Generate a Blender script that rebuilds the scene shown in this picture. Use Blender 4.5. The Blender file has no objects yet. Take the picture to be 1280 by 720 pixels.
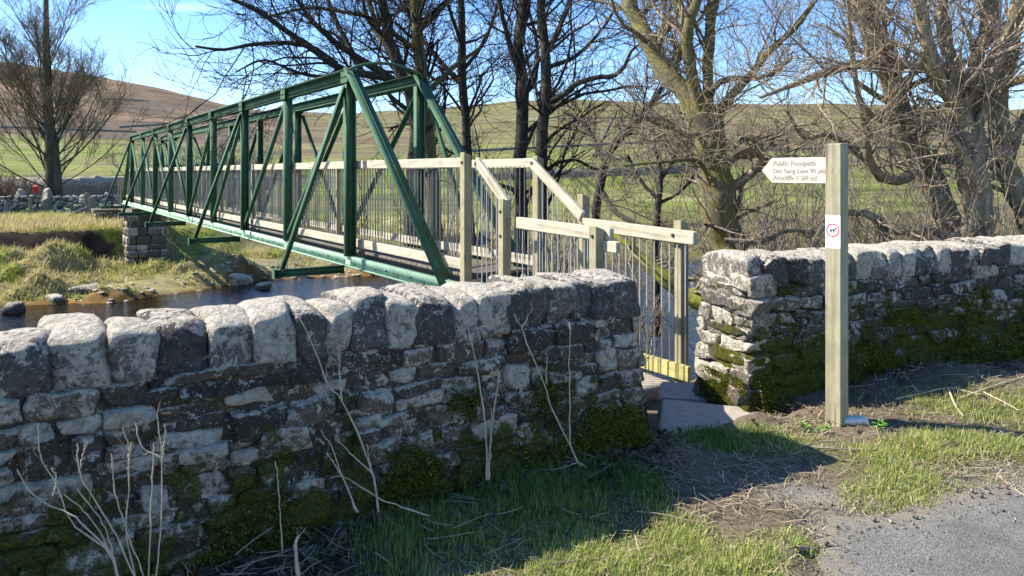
import bpy, bmesh, math, random
import numpy as np
from mathutils import Vector, Matrix

# ------------------------------------------------------------------ camera, light, sky
sc = bpy.context.scene
C = sc.collection
FPX, EYE, HOR = 931.0, 1.6, 216.0          # focal length in 1280-px pixels, eye height, horizon row
cam_d = bpy.data.cameras.new('camera')
cam = bpy.data.objects.new('camera', cam_d); C.objects.link(cam)
cam.location = (0, 0, EYE); cam.rotation_euler = (math.pi/2, 0, 0)
cam_d.sensor_width = 36; cam_d.lens = 36*FPX/1280
cam_d.shift_y = -(360-HOR)/1280
cam_d.clip_start = 0.05; cam_d.clip_end = 9000
sc.camera = cam

SUNV = Vector((-1.2, .13, 1.05)).normalized()
sun_d = bpy.data.lights.new('sun', 'SUN'); sun_d.energy = 5.0; sun_d.angle = math.radians(.55); sun_d.color = (1, .94, .82)
sun = bpy.data.objects.new('sun', sun_d); C.objects.link(sun)
sun.rotation_euler = SUNV.to_track_quat('Z', 'Y').to_euler(); sun.location = (-20, 2, 20)

world = bpy.data.worlds.new('World'); sc.world = world; world.use_nodes = True
wt = world.node_tree; wt.nodes.clear()
wo = wt.nodes.new('ShaderNodeOutputWorld'); bg = wt.nodes.new('ShaderNodeBackground'); sky = wt.nodes.new('ShaderNodeTexSky')
sky.sky_type = 'NISHITA'; sky.sun_disc = False
sky.sun_elevation = math.asin(SUNV.z); sky.sun_rotation = math.atan2(SUNV.x, SUNV.y)
sky.altitude = 250; sky.air_density = 1.0; sky.dust_density = .3; sky.ozone_density = 2.4
bg.inputs['Strength'].default_value = .12
wtc = wt.nodes.new('ShaderNodeTexCoord'); wmp = wt.nodes.new('ShaderNodeMapping'); wmp.inputs['Scale'].default_value = (3, 3, 15)
wno = wt.nodes.new('ShaderNodeTexNoise'); wno.inputs['Scale'].default_value = 1.6; wno.inputs['Detail'].default_value = 6; wno.inputs['Distortion'].default_value = .4
wra = wt.nodes.new('ShaderNodeValToRGB'); wra.color_ramp.elements[0].position = .64; wra.color_ramp.elements[1].position = .9
wra.color_ramp.elements[1].color = (.75, .75, .75, 1)
wmx = wt.nodes.new('ShaderNodeMix'); wmx.data_type = 'RGBA'; wmx.inputs['B'].default_value = (6.5, 7.0, 7.8, 1)
whs = wt.nodes.new('ShaderNodeHueSaturation'); whs.inputs['Saturation'].default_value = 1.2
wl = wt.links.new
wl(wtc.outputs['Generated'], wmp.inputs['Vector']); wl(wmp.outputs[0], wno.inputs['Vector']); wl(wno.outputs['Fac'], wra.inputs[0])
wl(wra.outputs[0], wmx.inputs['Factor']); wl(sky.outputs[0], whs.inputs['Color']); wtn = wt.nodes.new('ShaderNodeMix'); wtn.data_type = 'RGBA'; wtn.blend_type = 'MULTIPLY'; wtn.inputs['Factor'].default_value = 1; wtn.inputs['B'].default_value = (.84, .90, 1.04, 1)
wl(whs.outputs[0], wtn.inputs['A']); wl(wtn.outputs['Result'], wmx.inputs['A'])
wl(wmx.outputs['Result'], bg.inputs['Color']); wl(bg.outputs[0], wo.inputs['Surface'])

sc.view_settings.view_transform = 'Standard'; sc.view_settings.look = 'None'
sc.view_settings.exposure = 1.18; sc.view_settings.gamma = 1
sc.cycles.max_bounces = 6; sc.cycles.transparent_max_bounces = 12

# ------------------------------------------------------------------ helpers
rng = np.random.default_rng(7)
def P(x, y, Y):                              # photograph pixel at depth Y -> world point
    return Vector(((x-640)/FPX*Y, Y, EYE-(y-HOR)*Y/FPX))
def W(x, y, z=0.0):                          # photograph pixel on the level z
    Y = FPX*(EYE-z)/(y-HOR)
    return np.array(((x-640)/FPX*Y, Y))
def hsh(ix, iy, iz, seed):
    h = (ix.astype(np.int64)*374761393 + iy.astype(np.int64)*668265263 + iz.astype(np.int64)*2147483647 + seed*1442695041) & 0xFFFFFFFF
    h = ((h ^ (h >> 13))*1274126177) & 0xFFFFFFFF
    h = ((h ^ (h >> 15))*2246822519) & 0xFFFFFFFF
    return ((h ^ (h >> 16)) & 0xFFFFFF)/float(0xFFFFFF)
def vn3(x, y, z, seed=0):
    x, y, z = np.broadcast_arrays(np.asarray(x, float), np.asarray(y, float), np.asarray(z, float))
    fx, fy, fz = np.floor(x), np.floor(y), np.floor(z)
    a, b, c = x-fx, y-fy, z-fz
    a, b, c = a*a*(3-2*a), b*b*(3-2*b), c*c*(3-2*c)
    r = 0
    for i in (0, 1):
        for j in (0, 1):
            for k in (0, 1):
                r = r + hsh(fx+i, fy+j, fz+k, seed)*(a if i else 1-a)*(b if j else 1-b)*(c if k else 1-c)
    return r*2-1
def fbm(x, y, seed=0, o=4):
    r, am = 0, 1
    for i in range(o):
        r = r + am*vn3(np.asarray(x)*2**i, np.asarray(y)*2**i, 0.37, seed+i*17); am *= .5
    return r
def sst(t):
    t = np.clip(t, 0, 1); return t*t*(3-2*t)

def mesh_np(name, V, F, col=None, smooth=False):
    me = bpy.data.meshes.new(name)
    V = np.asarray(V, np.float32); F = np.asarray(F, np.int32)
    k = F.shape[1]
    me.vertices.add(len(V)); me.vertices.foreach_set('co', V.ravel())
    me.loops.add(F.size); me.loops.foreach_set('vertex_index', F.ravel())
    me.polygons.add(len(F)); me.polygons.foreach_set('loop_start', np.arange(0, F.size, k, dtype=np.int32))
    if smooth: me.polygons.foreach_set('use_smooth', np.ones(len(F), bool))
    if col is not None:
        at = me.color_attributes.new('Col', 'FLOAT_COLOR', 'POINT')
        c4 = np.ones((len(V), 4), np.float32); c4[:, :3] = col
        at.data.foreach_set('color', c4.ravel())
    me.update(calc_edges=True)
    return me
def link(name, me, mat, parent=None, M=None):
    o = bpy.data.objects.new(name, me); C.objects.link(o)
    if me is not None and mat is not None and not me.materials: me.materials.append(mat)
    if M is None: M = Matrix.Identity(4)
    if parent is not None:
        o.parent = parent
        M = wmat(parent).inverted() @ M
    o.matrix_basis = M
    return o
def wmat(o):
    M = o.matrix_basis.copy()
    return M if o.parent is None else wmat(o.parent) @ M
def tag(o, label=None, cat=None, group=None, kind=None):
    if label: o['label'] = label
    if cat: o['category'] = cat
    if group: o['group'] = group
    if kind: o['kind'] = kind
    return o
def thing(name, label, cat, loc, group=None):
    o = bpy.data.objects.new(name, None); C.objects.link(o); o.location = loc; o.empty_display_size = .1
    return tag(o, label, cat, group)

_box = {}
def box_mesh(key, L, w, h, bev=.004):
    kk = (key, round(L, 3), round(w, 3), round(h, 3))
    if kk in _box: return _box[kk]
    bm = bmesh.new(); bmesh.ops.create_cube(bm, size=1)
    for v in bm.verts: v.co = Vector((v.co.x*L, v.co.y*w, v.co.z*h))
    if bev: bmesh.ops.bevel(bm, geom=bm.edges[:], offset=min(bev, w*.3, h*.3), segments=1, affect='EDGES')
    me = bpy.data.meshes.new(key); bm.to_mesh(me); bm.free(); _box[kk] = me
    return me
def frame(p0, p1, side):                     # matrix with X along p0->p1, Y near 'side'
    x = (Vector(p1)-Vector(p0)).normalized(); y = Vector(side); y = (y-x*y.dot(x)).normalized(); z = x.cross(y)
    M = Matrix((x, y, z)).transposed().to_4x4(); M.translation = (Vector(p0)+Vector(p1))/2
    return M
def beam(name, p0, p1, w, h, mat, parent, side=(0, 1, 0), bev=.004):
    L = (Vector(p1)-Vector(p0)).length
    me = box_mesh(name+'_'+mat.name, L, w, h, bev)
    return link(name, me, mat, parent, frame(p0, p1, side))
def section(name, p0, p1, rects, mat, parent, side=(0, 1, 0)):   # several boxes (y0,y1,z0,z1) along one axis = rolled steel section
    L = (Vector(p1)-Vector(p0)).length
    kk = (name, round(L, 3), tuple(rects), mat.name)
    if kk not in _box:
        V, F = [], []
        for (y0, y1, z0, z1) in rects:
            b = len(V)
            for x in (-L/2, L/2):
                V += [(x, y0, z0), (x, y1, z0), (x, y1, z1), (x, y0, z1)]
            F += [[b+i for i in f] for f in ((0, 3, 2, 1), (4, 5, 6, 7), (0, 1, 5, 4), (1, 2, 6, 5), (2, 3, 7, 6), (3, 0, 4, 7))]
        _box[kk] = mesh_np(name, np.array(V), np.array(F))
    return link(name, _box[kk], mat, parent, frame(p0, p1, side))

class Tubes:
    def __init__(s): s.V, s.F, s.n = [], [], 0
    def add(s, Pp, R, k=4):
        Pp = np.asarray(Pp, float); R = np.asarray(R, float)
        if Pp.ndim == 2: Pp, R = Pp[None], R[None]
        N, n, _ = Pp.shape
        if N == 0: return
        T = np.gradient(Pp, axis=1); T /= np.linalg.norm(T, axis=2, keepdims=True)+1e-9
        m = T.mean(1); ref = np.cross(m, rng.normal(size=(N, 3))); ref /= np.linalg.norm(ref, axis=1, keepdims=True)+1e-9
        U = ref[:, None]-(T*ref[:, None]).sum(2, keepdims=True)*T; U /= np.linalg.norm(U, axis=2, keepdims=True)+1e-9
        B = np.cross(T, U)
        a = np.arange(k)*2*math.pi/k
        ring = Pp[:, :, None]+R[:, :, None, None]*(np.cos(a)[None, None, :, None]*U[:, :, None]+np.sin(a)[None, None, :, None]*B[:, :, None])
        s.V.append(ring.reshape(-1, 3))
        i = np.arange(N)[:, None, None]*n*k; j = np.arange(n-1)[None, :, None]*k; q = np.arange(k)[None, None, :]; q2 = (q+1) % k
        f = np.stack([i+j+q, i+j+q2, i+j+k+q2, i+j+k+q], -1).reshape(-1, 4)+s.n
        s.F.append(f); s.n += N*n*k
    def mesh(s, name): return mesh_np(name, np.concatenate(s.V), np.concatenate(s.F), smooth=True)

def spline(pts, n):                          # Catmull-Rom through rows of pts
    p = np.asarray(pts, float)
    if len(p) == 2: 
        t = np.linspace(0, 1, n)[:, None]; return p[0]*(1-t)+p[1]*t
    q = np.vstack([2*p[0]-p[1], p, 2*p[-1]-p[-2]])
    t = np.linspace(0, len(p)-1-1e-6, n); i = t.astype(int); f = (t-i)[:, None]
    a, b, c, d = q[i], q[i+1], q[i+2], q[i+3]
    return .5*(2*b+(c-a)*f+(2*a-5*b+4*c-d)*f**2+(3*b-a-3*c+d)*f**3)
def grow(Pp, R, cnt, ln, ang=(.5, 1.0), nseg=5, wander=.25, up=.05, rr=.55, t0=.25, t1=1., rmin=.003, shrink=.5):
    N, n, _ = Pp.shape
    if np.isscalar(cnt):
        c = np.floor(cnt+rng.random(N)).astype(int)
    else: c = cnt
    idx = np.repeat(np.arange(N), c); M = len(idx)
    t = t0+(t1-t0)*rng.random(M); f = t*(n-1); i = np.minimum(f.astype(int), n-2); w = (f-i)[:, None]
    p0 = Pp[idx, i]*(1-w)+Pp[idx, i+1]*w
    tg = Pp[idx, i+1]-Pp[idx, i]; tg /= np.linalg.norm(tg, axis=1, keepdims=True)+1e-9
    r0 = (R[idx, i]*(1-w[:, 0])+R[idx, i+1]*w[:, 0])*rr*(.75+.4*rng.random(M))
    pr = np.cross(tg, rng.normal(size=(M, 3))); pr /= np.linalg.norm(pr, axis=1, keepdims=True)+1e-9
    a = (ang[0]+(ang[1]-ang[0])*rng.random(M))[:, None]
    d = tg*np.cos(a)+pr*np.sin(a); d[:, 2] += up*2; d /= np.linalg.norm(d, axis=1, keepdims=True)
    L = (ln[0]+(ln[1]-ln[0])*rng.random(M))*(1-shrink*t)
    out = np.empty((M, nseg+1, 3)); out[:, 0] = p0; p = p0
    for s in range(nseg):
        d = d+wander*rng.normal(size=(M, 3)); d[:, 2] += up; d /= np.linalg.norm(d, axis=1, keepdims=True)
        p = p+d*(L/nseg)[:, None]; out[:, s+1] = p
    rad = np.maximum(r0, rmin)[:, None]*np.linspace(1, .35, nseg+1)[None]
    rad = np.maximum(rad, rmin*.7)
    return out, rad

# ------------------------------------------------------------------ materials
def new_mat(name):
    m = bpy.data.materials.new(name); m.use_nodes = True; nt = m.node_tree; nt.nodes.clear()
    o = nt.nodes.new('ShaderNodeOutputMaterial'); b = nt.nodes.new('ShaderNodeBsdfPrincipled')
    nt.links.new(b.outputs[0], o.inputs['Surface'])
    b.inputs['Roughness'].default_value = .85; b.inputs['Specular IOR Level'].default_value = .3
    return m, nt, b, o
class N:
    def __init__(s, nt): s.nt = nt; s.l = nt.links.new
    def node(s, t, **k):
        n = s.nt.nodes.new(t)
        for a, v in k.items(): setattr(n, a, v)
        return n
    def _in(s, sock, v):
        if isinstance(v, bpy.types.NodeSocket): s.l(v, sock)
        elif v is not None:
            if sock.type == 'RGBA' and len(v) == 3: v = (*v, 1)
            sock.default_value = v
    def coord(s, kind='Object'):
        if kind == 'Position': return s.node('ShaderNodeNewGeometry').outputs['Position']
        return s.node('ShaderNodeTexCoord').outputs[kind]
    def mapping(s, vec, scale=(1, 1, 1), loc=(0, 0, 0)):
        n = s.node('ShaderNodeMapping'); s._in(n.inputs['Vector'], vec); n.inputs['Scale'].default_value = scale; s._in(n.inputs['Location'], loc); return n.outputs[0]
    def noise(s, vec, scale, detail=5, rough=.6, dist=0):
        n = s.node('ShaderNodeTexNoise'); s._in(n.inputs['Vector'], vec); n.inputs['Scale'].default_value = scale
        n.inputs['Detail'].default_value = detail; n.inputs['Roughness'].default_value = rough; n.inputs['Distortion'].default_value = dist
        return n.outputs['Fac']
    def voro(s, vec, scale, out='Distance', feature='F1'):
        n = s.node('ShaderNodeTexVoronoi', feature=feature); s._in(n.inputs['Vector'], vec); n.inputs['Scale'].default_value = scale
        return n.outputs[out]
    def ramp(s, fac, stops):
        n = s.node('ShaderNodeValToRGB'); s._in(n.inputs[0], fac); e = n.color_ramp.elements
        while len(e) < len(stops): e.new(.5)
        for q, (p, c) in zip(e, stops):
            q.position = p; q.color = (*c, 1) if not np.isscalar(c) else (c, c, c, 1)
        return n.outputs[0]
    def mix(s, f, a, b, mode='MIX'):
        n = s.node('ShaderNodeMix', data_type='RGBA', blend_type=mode); s._in(n.inputs['Factor'], f); s._in(n.inputs['A'], a); s._in(n.inputs['B'], b); return n.outputs['Result']
    def math(s, op, a, b=None, clamp=False):
        n = s.node('ShaderNodeMath', operation=op, use_clamp=clamp); s._in(n.inputs[0], a)
        if b is not None: s._in(n.inputs[1], b)
        return n.outputs[0]
    def z(s, vec):
        n = s.node('ShaderNodeSeparateXYZ'); s._in(n.inputs[0], vec); return n.outputs
    def rand(s): return s.node('ShaderNodeObjectInfo').outputs['Random']
    def bump(s, h, st, dist=.02, base=None):
        n = s.node('ShaderNodeBump'); s._in(n.inputs['Height'], h); n.inputs['Strength'].default_value = st; n.inputs['Distance'].default_value = dist
        if base is not None: s._in(n.inputs['Normal'], base)
        return n.outputs[0]

def stone_mat(name, moss_top, moss_amt, lichen=.5, dark=1.0, tint=((.075, .068, .066), (.15, .13, .115), (.24, .21, .175))):
    m, nt, b, o = new_mat(name); n = N(nt)
    pos = n.coord('Position'); r = n.rand()
    big = n.noise(pos, 5, 4); fine = n.noise(pos, 45, 6, .7); mid = n.noise(pos, 16, 5, .65)
    f = n.math('ADD', n.math('MULTIPLY', r, .62), n.math('MULTIPLY', mid, .45))
    c = n.ramp(f, [(.15, tuple(v*dark for v in tint[0])), (.52, tuple(v*dark for v in tint[1])), (.9, tuple(v*dark for v in tint[2]))])
    c = n.mix(n.ramp(n.noise(pos, 3.3, 3), [(.5, 0), (.62, .5)]), c, n.mix(.4, c, (.12, .085, .06)))
    c = n.mix(.9, c, n.ramp(fine, [(.25, .15), (.5, .75), (.62, 1.1), (.8, 2.0)]), 'MULTIPLY')
    # pale crustose lichen in blotches, more on some stones
    lz = n.math('ADD', n.math('MULTIPLY', n.noise(pos, 19, 4, .75, .6), 1.0), n.math('MULTIPLY', n.math('POWER', r, 2.0), .26))
    lz2 = n.math('ADD', lz, n.math('MULTIPLY', n.noise(pos, 55, 4, .8), .42))
    up = n.z(n.node('ShaderNodeNewGeometry').outputs['Normal'])[2]
    lz3 = n.math('ADD', lz2, n.math('MULTIPLY', n.math('MAXIMUM', up, 0.0), .22))
    lm = n.ramp(lz3, [(.955-.16*lichen, 0), (.985-.16*lichen, 1)])
    lc = n.ramp(n.noise(pos, 30, 4, .7), [(.3, (.30, .255, .195)), (.6, (.68, .61, .49))])
    c = n.mix(n.math('MULTIPLY', lm, .85), c, lc)
    # tiny white spots
    sp = n.ramp(n.voro(pos, 48), [(.13, 1), (.2, 0)]); sp = n.math('MULTIPLY', sp, n.ramp(n.noise(pos, 7, 2), [(.42, 0), (.55, .9)]))
    c = n.mix(sp, c, (.5, .49, .46))
    # moss grows from the damp foot of the wall
    z = n.z(pos)[2]
    mm = n.math('ADD', n.math('MULTIPLY', n.math('SUBTRACT', moss_top, z), 1.1), n.math('MULTIPLY', n.math('SUBTRACT', n.noise(pos, 5.5, 6, .75), .5), 2.6))
    mk = n.math('MULTIPLY', n.ramp(mm, [(.30, 0), (.5, 1)]), moss_amt)
    mc = n.ramp(n.noise(pos, 70, 4, .8), [(.3, (.03, .036, .006)), (.5, (.12, .125, .016)), (.72, (.34, .31, .04))])
    c = n.mix(mk, c, mc)
    n.l(c, b.inputs['Base Color'])
    h = n.math('ADD', n.math('MULTIPLY', mid, 1.0), n.math('MULTIPLY', fine, .6))
    h = n.math('ADD', h, n.math('MULTIPLY', n.math('MULTIPLY', mk, n.noise(pos, 110, 3, .8)), 1.2))
    n.l(n.bump(h, 1.0, .05), b.inputs['Normal'])
    b.inputs['Roughness'].default_value = .92; b.inputs['Specular IOR Level'].default_value = .2
    return m
M_wall = stone_mat('wall_stone', .66, .95, .62, 1.12, ((.05, .042, .040), (.165, .128, .092), (.36, .285, .20)))
M_mort = stone_mat('wall_mortar', .66, .95, .32, 1.0, ((.06, .047, .036), (.115, .09, .065), (.18, .145, .105)))
M_mort2 = stone_mat('mossy_wall_mortar', .92, 1., .1, 1.0, ((.05, .043, .03), (.09, .078, .056), (.14, .12, .09)))
M_cope = stone_mat('coping_stone', .2, .3, .66, 1., ((.085, .078, .078), (.19, .17, .15), (.34, .305, .255)))
M_wall2 = stone_mat('mossy_wall_stone', .84, 1., .46, 1.0, ((.08, .07, .06), (.15, .135, .11), (.26, .23, .19)))
M_endst = stone_mat('quoin_stone', .02, .7, .55, 1.0, ((.16, .145, .12), (.27, .24, .19), (.40, .36, .29)))
M_pier = stone_mat('pier_stone', -2.0, .3, .35, 1.0, ((.09, .075, .055), (.17, .14, .10), (.26, .22, .16)))
M_far = stone_mat('field_wall_stone', -3, .2, .5, .85, ((.10, .095, .09), (.20, .185, .17), (.33, .31, .28)))
M_rock = stone_mat('river_rock', -2.45, .5, .2, .8)


def simple(name, col, rough=.8, nscale=20, var=.35, bump=0, spec=.3, stretch=(1, 1, 1), kind='Object'):
    m, nt, b, o = new_mat(name); n = N(nt)
    v = n.mapping(n.coord(kind), stretch)
    f = n.noise(v, nscale, 5, .65)
    c = n.mix(1, col, n.ramp(f, [(.25, 1-var), (.75, 1+var)]), 'MULTIPLY')
    n.l(c, b.inputs['Base Color']); b.inputs['Roughness'].default_value = rough; b.inputs['Specular IOR Level'].default_value = spec
    if bump: n.l(n.bump(f, bump, .01), b.inputs['Normal'])
    return m
def timber(name, ca, cb, algae=.3):
    m, nt, b, o = new_mat(name); n = N(nt)
    oc = n.coord('Object'); r = n.rand()
    v = n.node('ShaderNodeVectorMath', operation='ADD'); n.l(oc, v.inputs[0]); n.l(r, v.inputs[1])
    g = n.noise(n.mapping(v.outputs[0], (2.2, 70, 70)), 1, 6, .65, .3)
    g2 = n.noise(n.mapping(v.outputs[0], (6, 6, 6)), 1, 4)
    c = n.mix(g, ca, cb)
    c = n.mix(1, c, n.ramp(g2, [(.3, .78), (.7, 1.12)]), 'MULTIPLY')
    ck = n.ramp(n.noise(n.mapping(v.outputs[0], (1.1, 42, 42)), 1, 2, .5), [(.30, 1), (.345, 0)])
    c = n.mix(n.math('MULTIPLY', ck, .6), c, (.06, .05, .035))
    c = n.mix(n.ramp(n.noise(n.mapping(v.outputs[0], (1.4, 26, 26)), 1, 4, .6), [(.5, 0), (.7, .55)]), c, tuple(.42*w_ for w_ in ca))
    kn = n.ramp(n.voro(n.mapping(v.outputs[0], (5, 16, 16)), 1), [(.07, .7), (.16, 0)]); c = n.mix(kn, c, tuple(.35*w_ for w_ in ca))
    am = n.ramp(n.noise(n.mapping(v.outputs[0], (3, 9, 9)), 1, 5, .7), [(.5, 0), (.68, algae)])
    c = n.mix(am, c, (.17, .19, .06))
    n.l(c, b.inputs['Base Color']); n.l(n.bump(g, .5, .004), b.inputs['Normal'])
    b.inputs['Roughness'].default_value = .8
    return m
M_rail = timber('weathered_rail_timber', (.36, .305, .215), (.60, .53, .405), .18)
M_post = timber('mossy_post_timber', (.23, .20, .115), (.42, .36, .23), .45)
M_sign = timber('signpost_timber', (.27, .24, .15), (.41, .365, .245), .3)
M_board = simple('silvered_board', (.50, .455, .37), .8, 8, .18, .2, .3, (1, 9, 9))
M_slab = simple('paving_stone', (.33, .285, .225), .85, 14, .22, .35, kind='Position')
M_deck = timber('deck_timber', (.11, .095, .075), (.20, .17, .13), .2)
M_toe = timber('yellow_algae_board', (.36, .32, .12), (.52, .47, .19), .35)
M_fence = timber('old_fence_timber', (.12, .105, .085), (.25, .22, .18), .1)

def paint(name):
    m, nt, b, o = new_mat(name); n = N(nt)
    oc = n.coord('Position')
    f = n.noise(oc, 3.2, 6, .7); f2 = n.noise(n.mapping(oc, (14, 14, 3)), 1, 5, .7); f3 = n.noise(oc, 90, 3)
    c = n.ramp(f, [(.3, (.016, .072, .042)), (.55, (.032, .13, .075)), (.8, (.07, .185, .115))])
    c = n.mix(n.ramp(f2, [(.40, 0), (.62, .75)]), c, (.075, .095, .038))
    c = n.mix(n.ramp(n.math('ADD', f3, n.math('MULTIPLY', f2, .35)), [(.80, 0), (.87, .7)]), c, (.13, .065, .03))
    n.l(c, b.inputs['Base Color']); n.l(n.ramp(f2, [(.3, .6), (.7, .85)]), b.inputs['Roughness'])
    n.l(n.bump(n.math('ADD', f3, f2), .12, .004), b.inputs['Normal']); b.inputs['Specular IOR Level'].default_value = .3
    return m
M_green = paint('green_steel_paint')
M_green_sunlit = simple('pale_green_paint', (.30, .46, .30), .5, 8, .3, .1, .4, kind='Position')  # near bottom chord's sunlit look put into a paler green
M_steel = simple('galvanised_bar', (.17, .165, .15), .45, 12, .25, 0, .5)
M_bar = simple('pale_bar', (.42, .41, .38), .5, 12, .2, 0, .4)
M_bolt = simple('rusty_bolt', (.05, .04, .03), .7)

def bark(name, base, moss=0., mcol=(.22, .21, .025), sc_=1.):
    m, nt, b, o = new_mat(name); n = N(nt)
    pos = n.coord('Position')
    f = n.noise(n.mapping(pos, (18*sc_, 18*sc_, 5*sc_)), 1, 6, .7); f2 = n.noise(pos, 3, 5, .7)
    c = n.mix(1, base, n.ramp(f, [(.25, .2), (.5, .9), (.8, 1.9)]), 'MULTIPLY')
    c = n.mix(n.ramp(n.noise(pos, 9, 4, .7), [(.55, 0), (.68, .5)]), c, tuple(min(1, v*2.2) for v in base))
    if moss:
        mk = n.ramp(n.math('ADD', n.math('MULTIPLY', f2, .6), n.math('MULTIPLY', n.noise(pos, 14, 5, .75), .4)), [(.62-.2*moss, 0), (.72-.17*moss, .8)])
        c = n.mix(mk, c, n.mix(n.noise(pos, 60, 3), tuple(.35*v for v in mcol), tuple(1.5*v for v in mcol)))
    n.l(c, b.inputs['Base Color']); n.l(n.bump(f, .8, .02), b.inputs['Normal']); b.inputs['Roughness'].default_value = .9
    b.inputs['Specular IOR Level'].default_value = .15
    return m
M_bark = bark('dark_bark', (.055, .048, .038), .15)
M_bark_moss = bark('mossy_bark', (.15, .13, .095), .95, (.20, .18, .035))
M_bark_tan = bark('tan_bark', (.28, .225, .155), .6, (.20, .18, .035))
M_twig = bark('dark_twig', (.05, .042, .034))
M_twig_t = bark('tan_twig', (.33, .26, .18))
M_twig_m = bark('brown_twig', (.25, .20, .14))
M_bark_far = bark('far_bark', (.07, .062, .045), .3, (.13, .14, .04), .3)
M_twig_far = bark('far_twig', (.17, .14, .095))
M_stalk = simple('dry_stalk', (.46, .38, .26), .8, 30, .25)
M_stick = simple('grey_stick', (.25, .205, .15), .85, 30, .35)

def blade_mat(name, trans=.35):
    m, nt, b, o = new_mat(name); n = N(nt)
    a = n.node('ShaderNodeAttribute', attribute_name='Col'); c = a.outputs['Color']
    n.l(c, b.inputs['Base Color']); b.inputs['Roughness'].default_value = .6; b.inputs['Specular IOR Level'].default_value = .25
    t = n.node('ShaderNodeBsdfTranslucent'); n.l(c, t.inputs[0]); mx = n.node('ShaderNodeMixShader'); mx.inputs[0].default_value = trans
    n.l(b.outputs[0], mx.inputs[1]); n.l(t.outputs[0], mx.inputs[2]); n.l(mx.outputs[0], o.inputs['Surface'])
    return m
M_blade = blade_mat('grass_blade')
M_litter = blade_mat('leaf_litter', .1)
M_moss = blade_mat('moss_tuft', .2)

def ground_mat(name, near):
    m, nt, b, o = new_mat(name); n = N(nt)
    pos = n.coord('Position'); a = n.node('ShaderNodeAttribute', attribute_name='Col'); c = a.outputs['Color']
    if near:
        f = n.noise(pos, 35, 6, .75); f2 = n.noise(pos, 7, 4)
        c = n.mix(1, c, n.ramp(f, [(.25, .35), (.5, 1), (.8, 1.6)]), 'MULTIPLY')
        peb = n.ramp(n.voro(pos, 85), [(.12, 1), (.3, 0)]); peb = n.math('MULTIPLY', peb, n.ramp(f2, [(.45, 0), (.6, .5)]))
        c = n.mix(peb, c, (.26, .23, .19))
        n.l(n.bump(n.math('ADD', f, n.math('MULTIPLY', peb, .5)), .9, .025), b.inputs['Normal'])
    else:
        f = n.noise(pos, .9, 8, .75); f3 = n.noise(n.mapping(pos, (.02, .045, .045)), 1, 11, .8)
        c = n.mix(1, c, n.ramp(f, [(.25, .6), (.5, 1), (.8, 1.35)]), 'MULTIPLY')
        c = n.mix(1, c, n.ramp(f3, [(.3, .25), (.5, .95), (.72, 1.6)]), 'MULTIPLY')
        f4 = n.noise(n.mapping(pos, (.07, .16, .16)), 1, 8, .8); c = n.mix(1, c, n.ramp(f4, [(.3, .45), (.5, 1), (.7, 1.45)]), 'MULTIPLY')
        n.l(n.bump(f, .6, .2), b.inputs['Normal'])
    n.l(c, b.inputs['Base Color']); b.inputs['Roughness'].default_value = .95; b.inputs['Specular IOR Level'].default_value = .1
    return m
M_ground = ground_mat('terrain', False)
M_verge = ground_mat('verge_soil', True)

def asphalt():
    m, nt, b, o = new_mat('asphalt'); n = N(nt); pos = n.coord('Position')
    v = n.voro(pos, 190, 'Color'); d = n.voro(pos, 190); f = n.noise(pos, 2.2, 5, .7); f2 = n.noise(pos, 14, 4)
    g = n.node('ShaderNodeRGBToBW'); n.l(v, g.inputs[0])
    c = n.ramp(g.outputs[0], [(.2, (.10, .098, .09)), (.5, (.165, .16, .147)), (.85, (.25, .24, .22))])
    c = n.mix(1, c, n.ramp(f, [(.3, .55), (.7, 1.12)]), 'MULTIPLY')
    c = n.mix(n.ramp(f2, [(.55, 0), (.75, .35)]), c, (.19, .16, .12))
    ea = n.node('ShaderNodeAttribute', attribute_name='Col'); ez = n.z(ea.outputs['Vector'])[0]
    em = n.ramp(n.math('ADD', ez, n.math('MULTIPLY', n.math('SUBTRACT', n.noise(pos, 9, 6, .75), .5), 1.1)), [(.12, .9), (.5, 0)])
    c = n.mix(em, c, n.mix(n.noise(pos, 60, 4, .8), (.10, .08, .055), (.30, .26, .20)))
    n.l(c, b.inputs['Base Color']); n.l(n.bump(d, .6, .005), b.inputs['Normal']); b.inputs['Roughness'].default_value = .9
    return m
M_road = asphalt()

def water():
    m, nt, b, o = new_mat('river_water'); n = N(nt); nt.nodes.remove(b)
    pos = n.coord('Position')
    h = n.math('ADD', n.noise(n.mapping(pos, (1.6, 3.2, 1)), 1, 5, .6, .5), n.math('MULTIPLY', n.noise(n.mapping(pos, (7, 11, 1)), 1, 3), .3))
    nb = n.bump(h, .6, .07)
    gl = n.node('ShaderNodeBsdfGlossy'); gl.inputs['Roughness'].default_value = .04; n.l(nb, gl.inputs['Normal'])
    tr = n.node('ShaderNodeBsdfTransparent'); tr.inputs[0].default_value = (.78, .60, .30, 1)
    fr = n.node('ShaderNodeFresnel'); fr.inputs['IOR'].default_value = 1.4; n.l(nb, fr.inputs['Normal'])
    mx = n.node('ShaderNodeMixShader'); n.l(fr.outputs[0], mx.inputs[0]); n.l(tr.outputs[0], mx.inputs[1]); n.l(gl.outputs[0], mx.inputs[2])
    n.l(mx.outputs[0], o.inputs['Surface'])
    return m
M_water = water()
M_red = simple('red_paint', (.55, .02, .02), .5, 4, .1)
M_ringred = simple('sticker_red', (.6, .02, .06), .5, 4, .05)
M_white = simple('sticker_white', (.78, .78, .76), .5, 6, .06)
M_black = simple('sticker_black', (.02, .02, .02), .6, 6, .1)
M_letter = simple('faded_letter', (.30, .27, .235), .8, 60, .5)
M_core = simple('wall_core_earth', (.035, .03, .024), .95, 20, .5, .5, kind='Position')
M_leaf = simple('nettle_green', (.12, .26, .03), .6, 20, .3)

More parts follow.
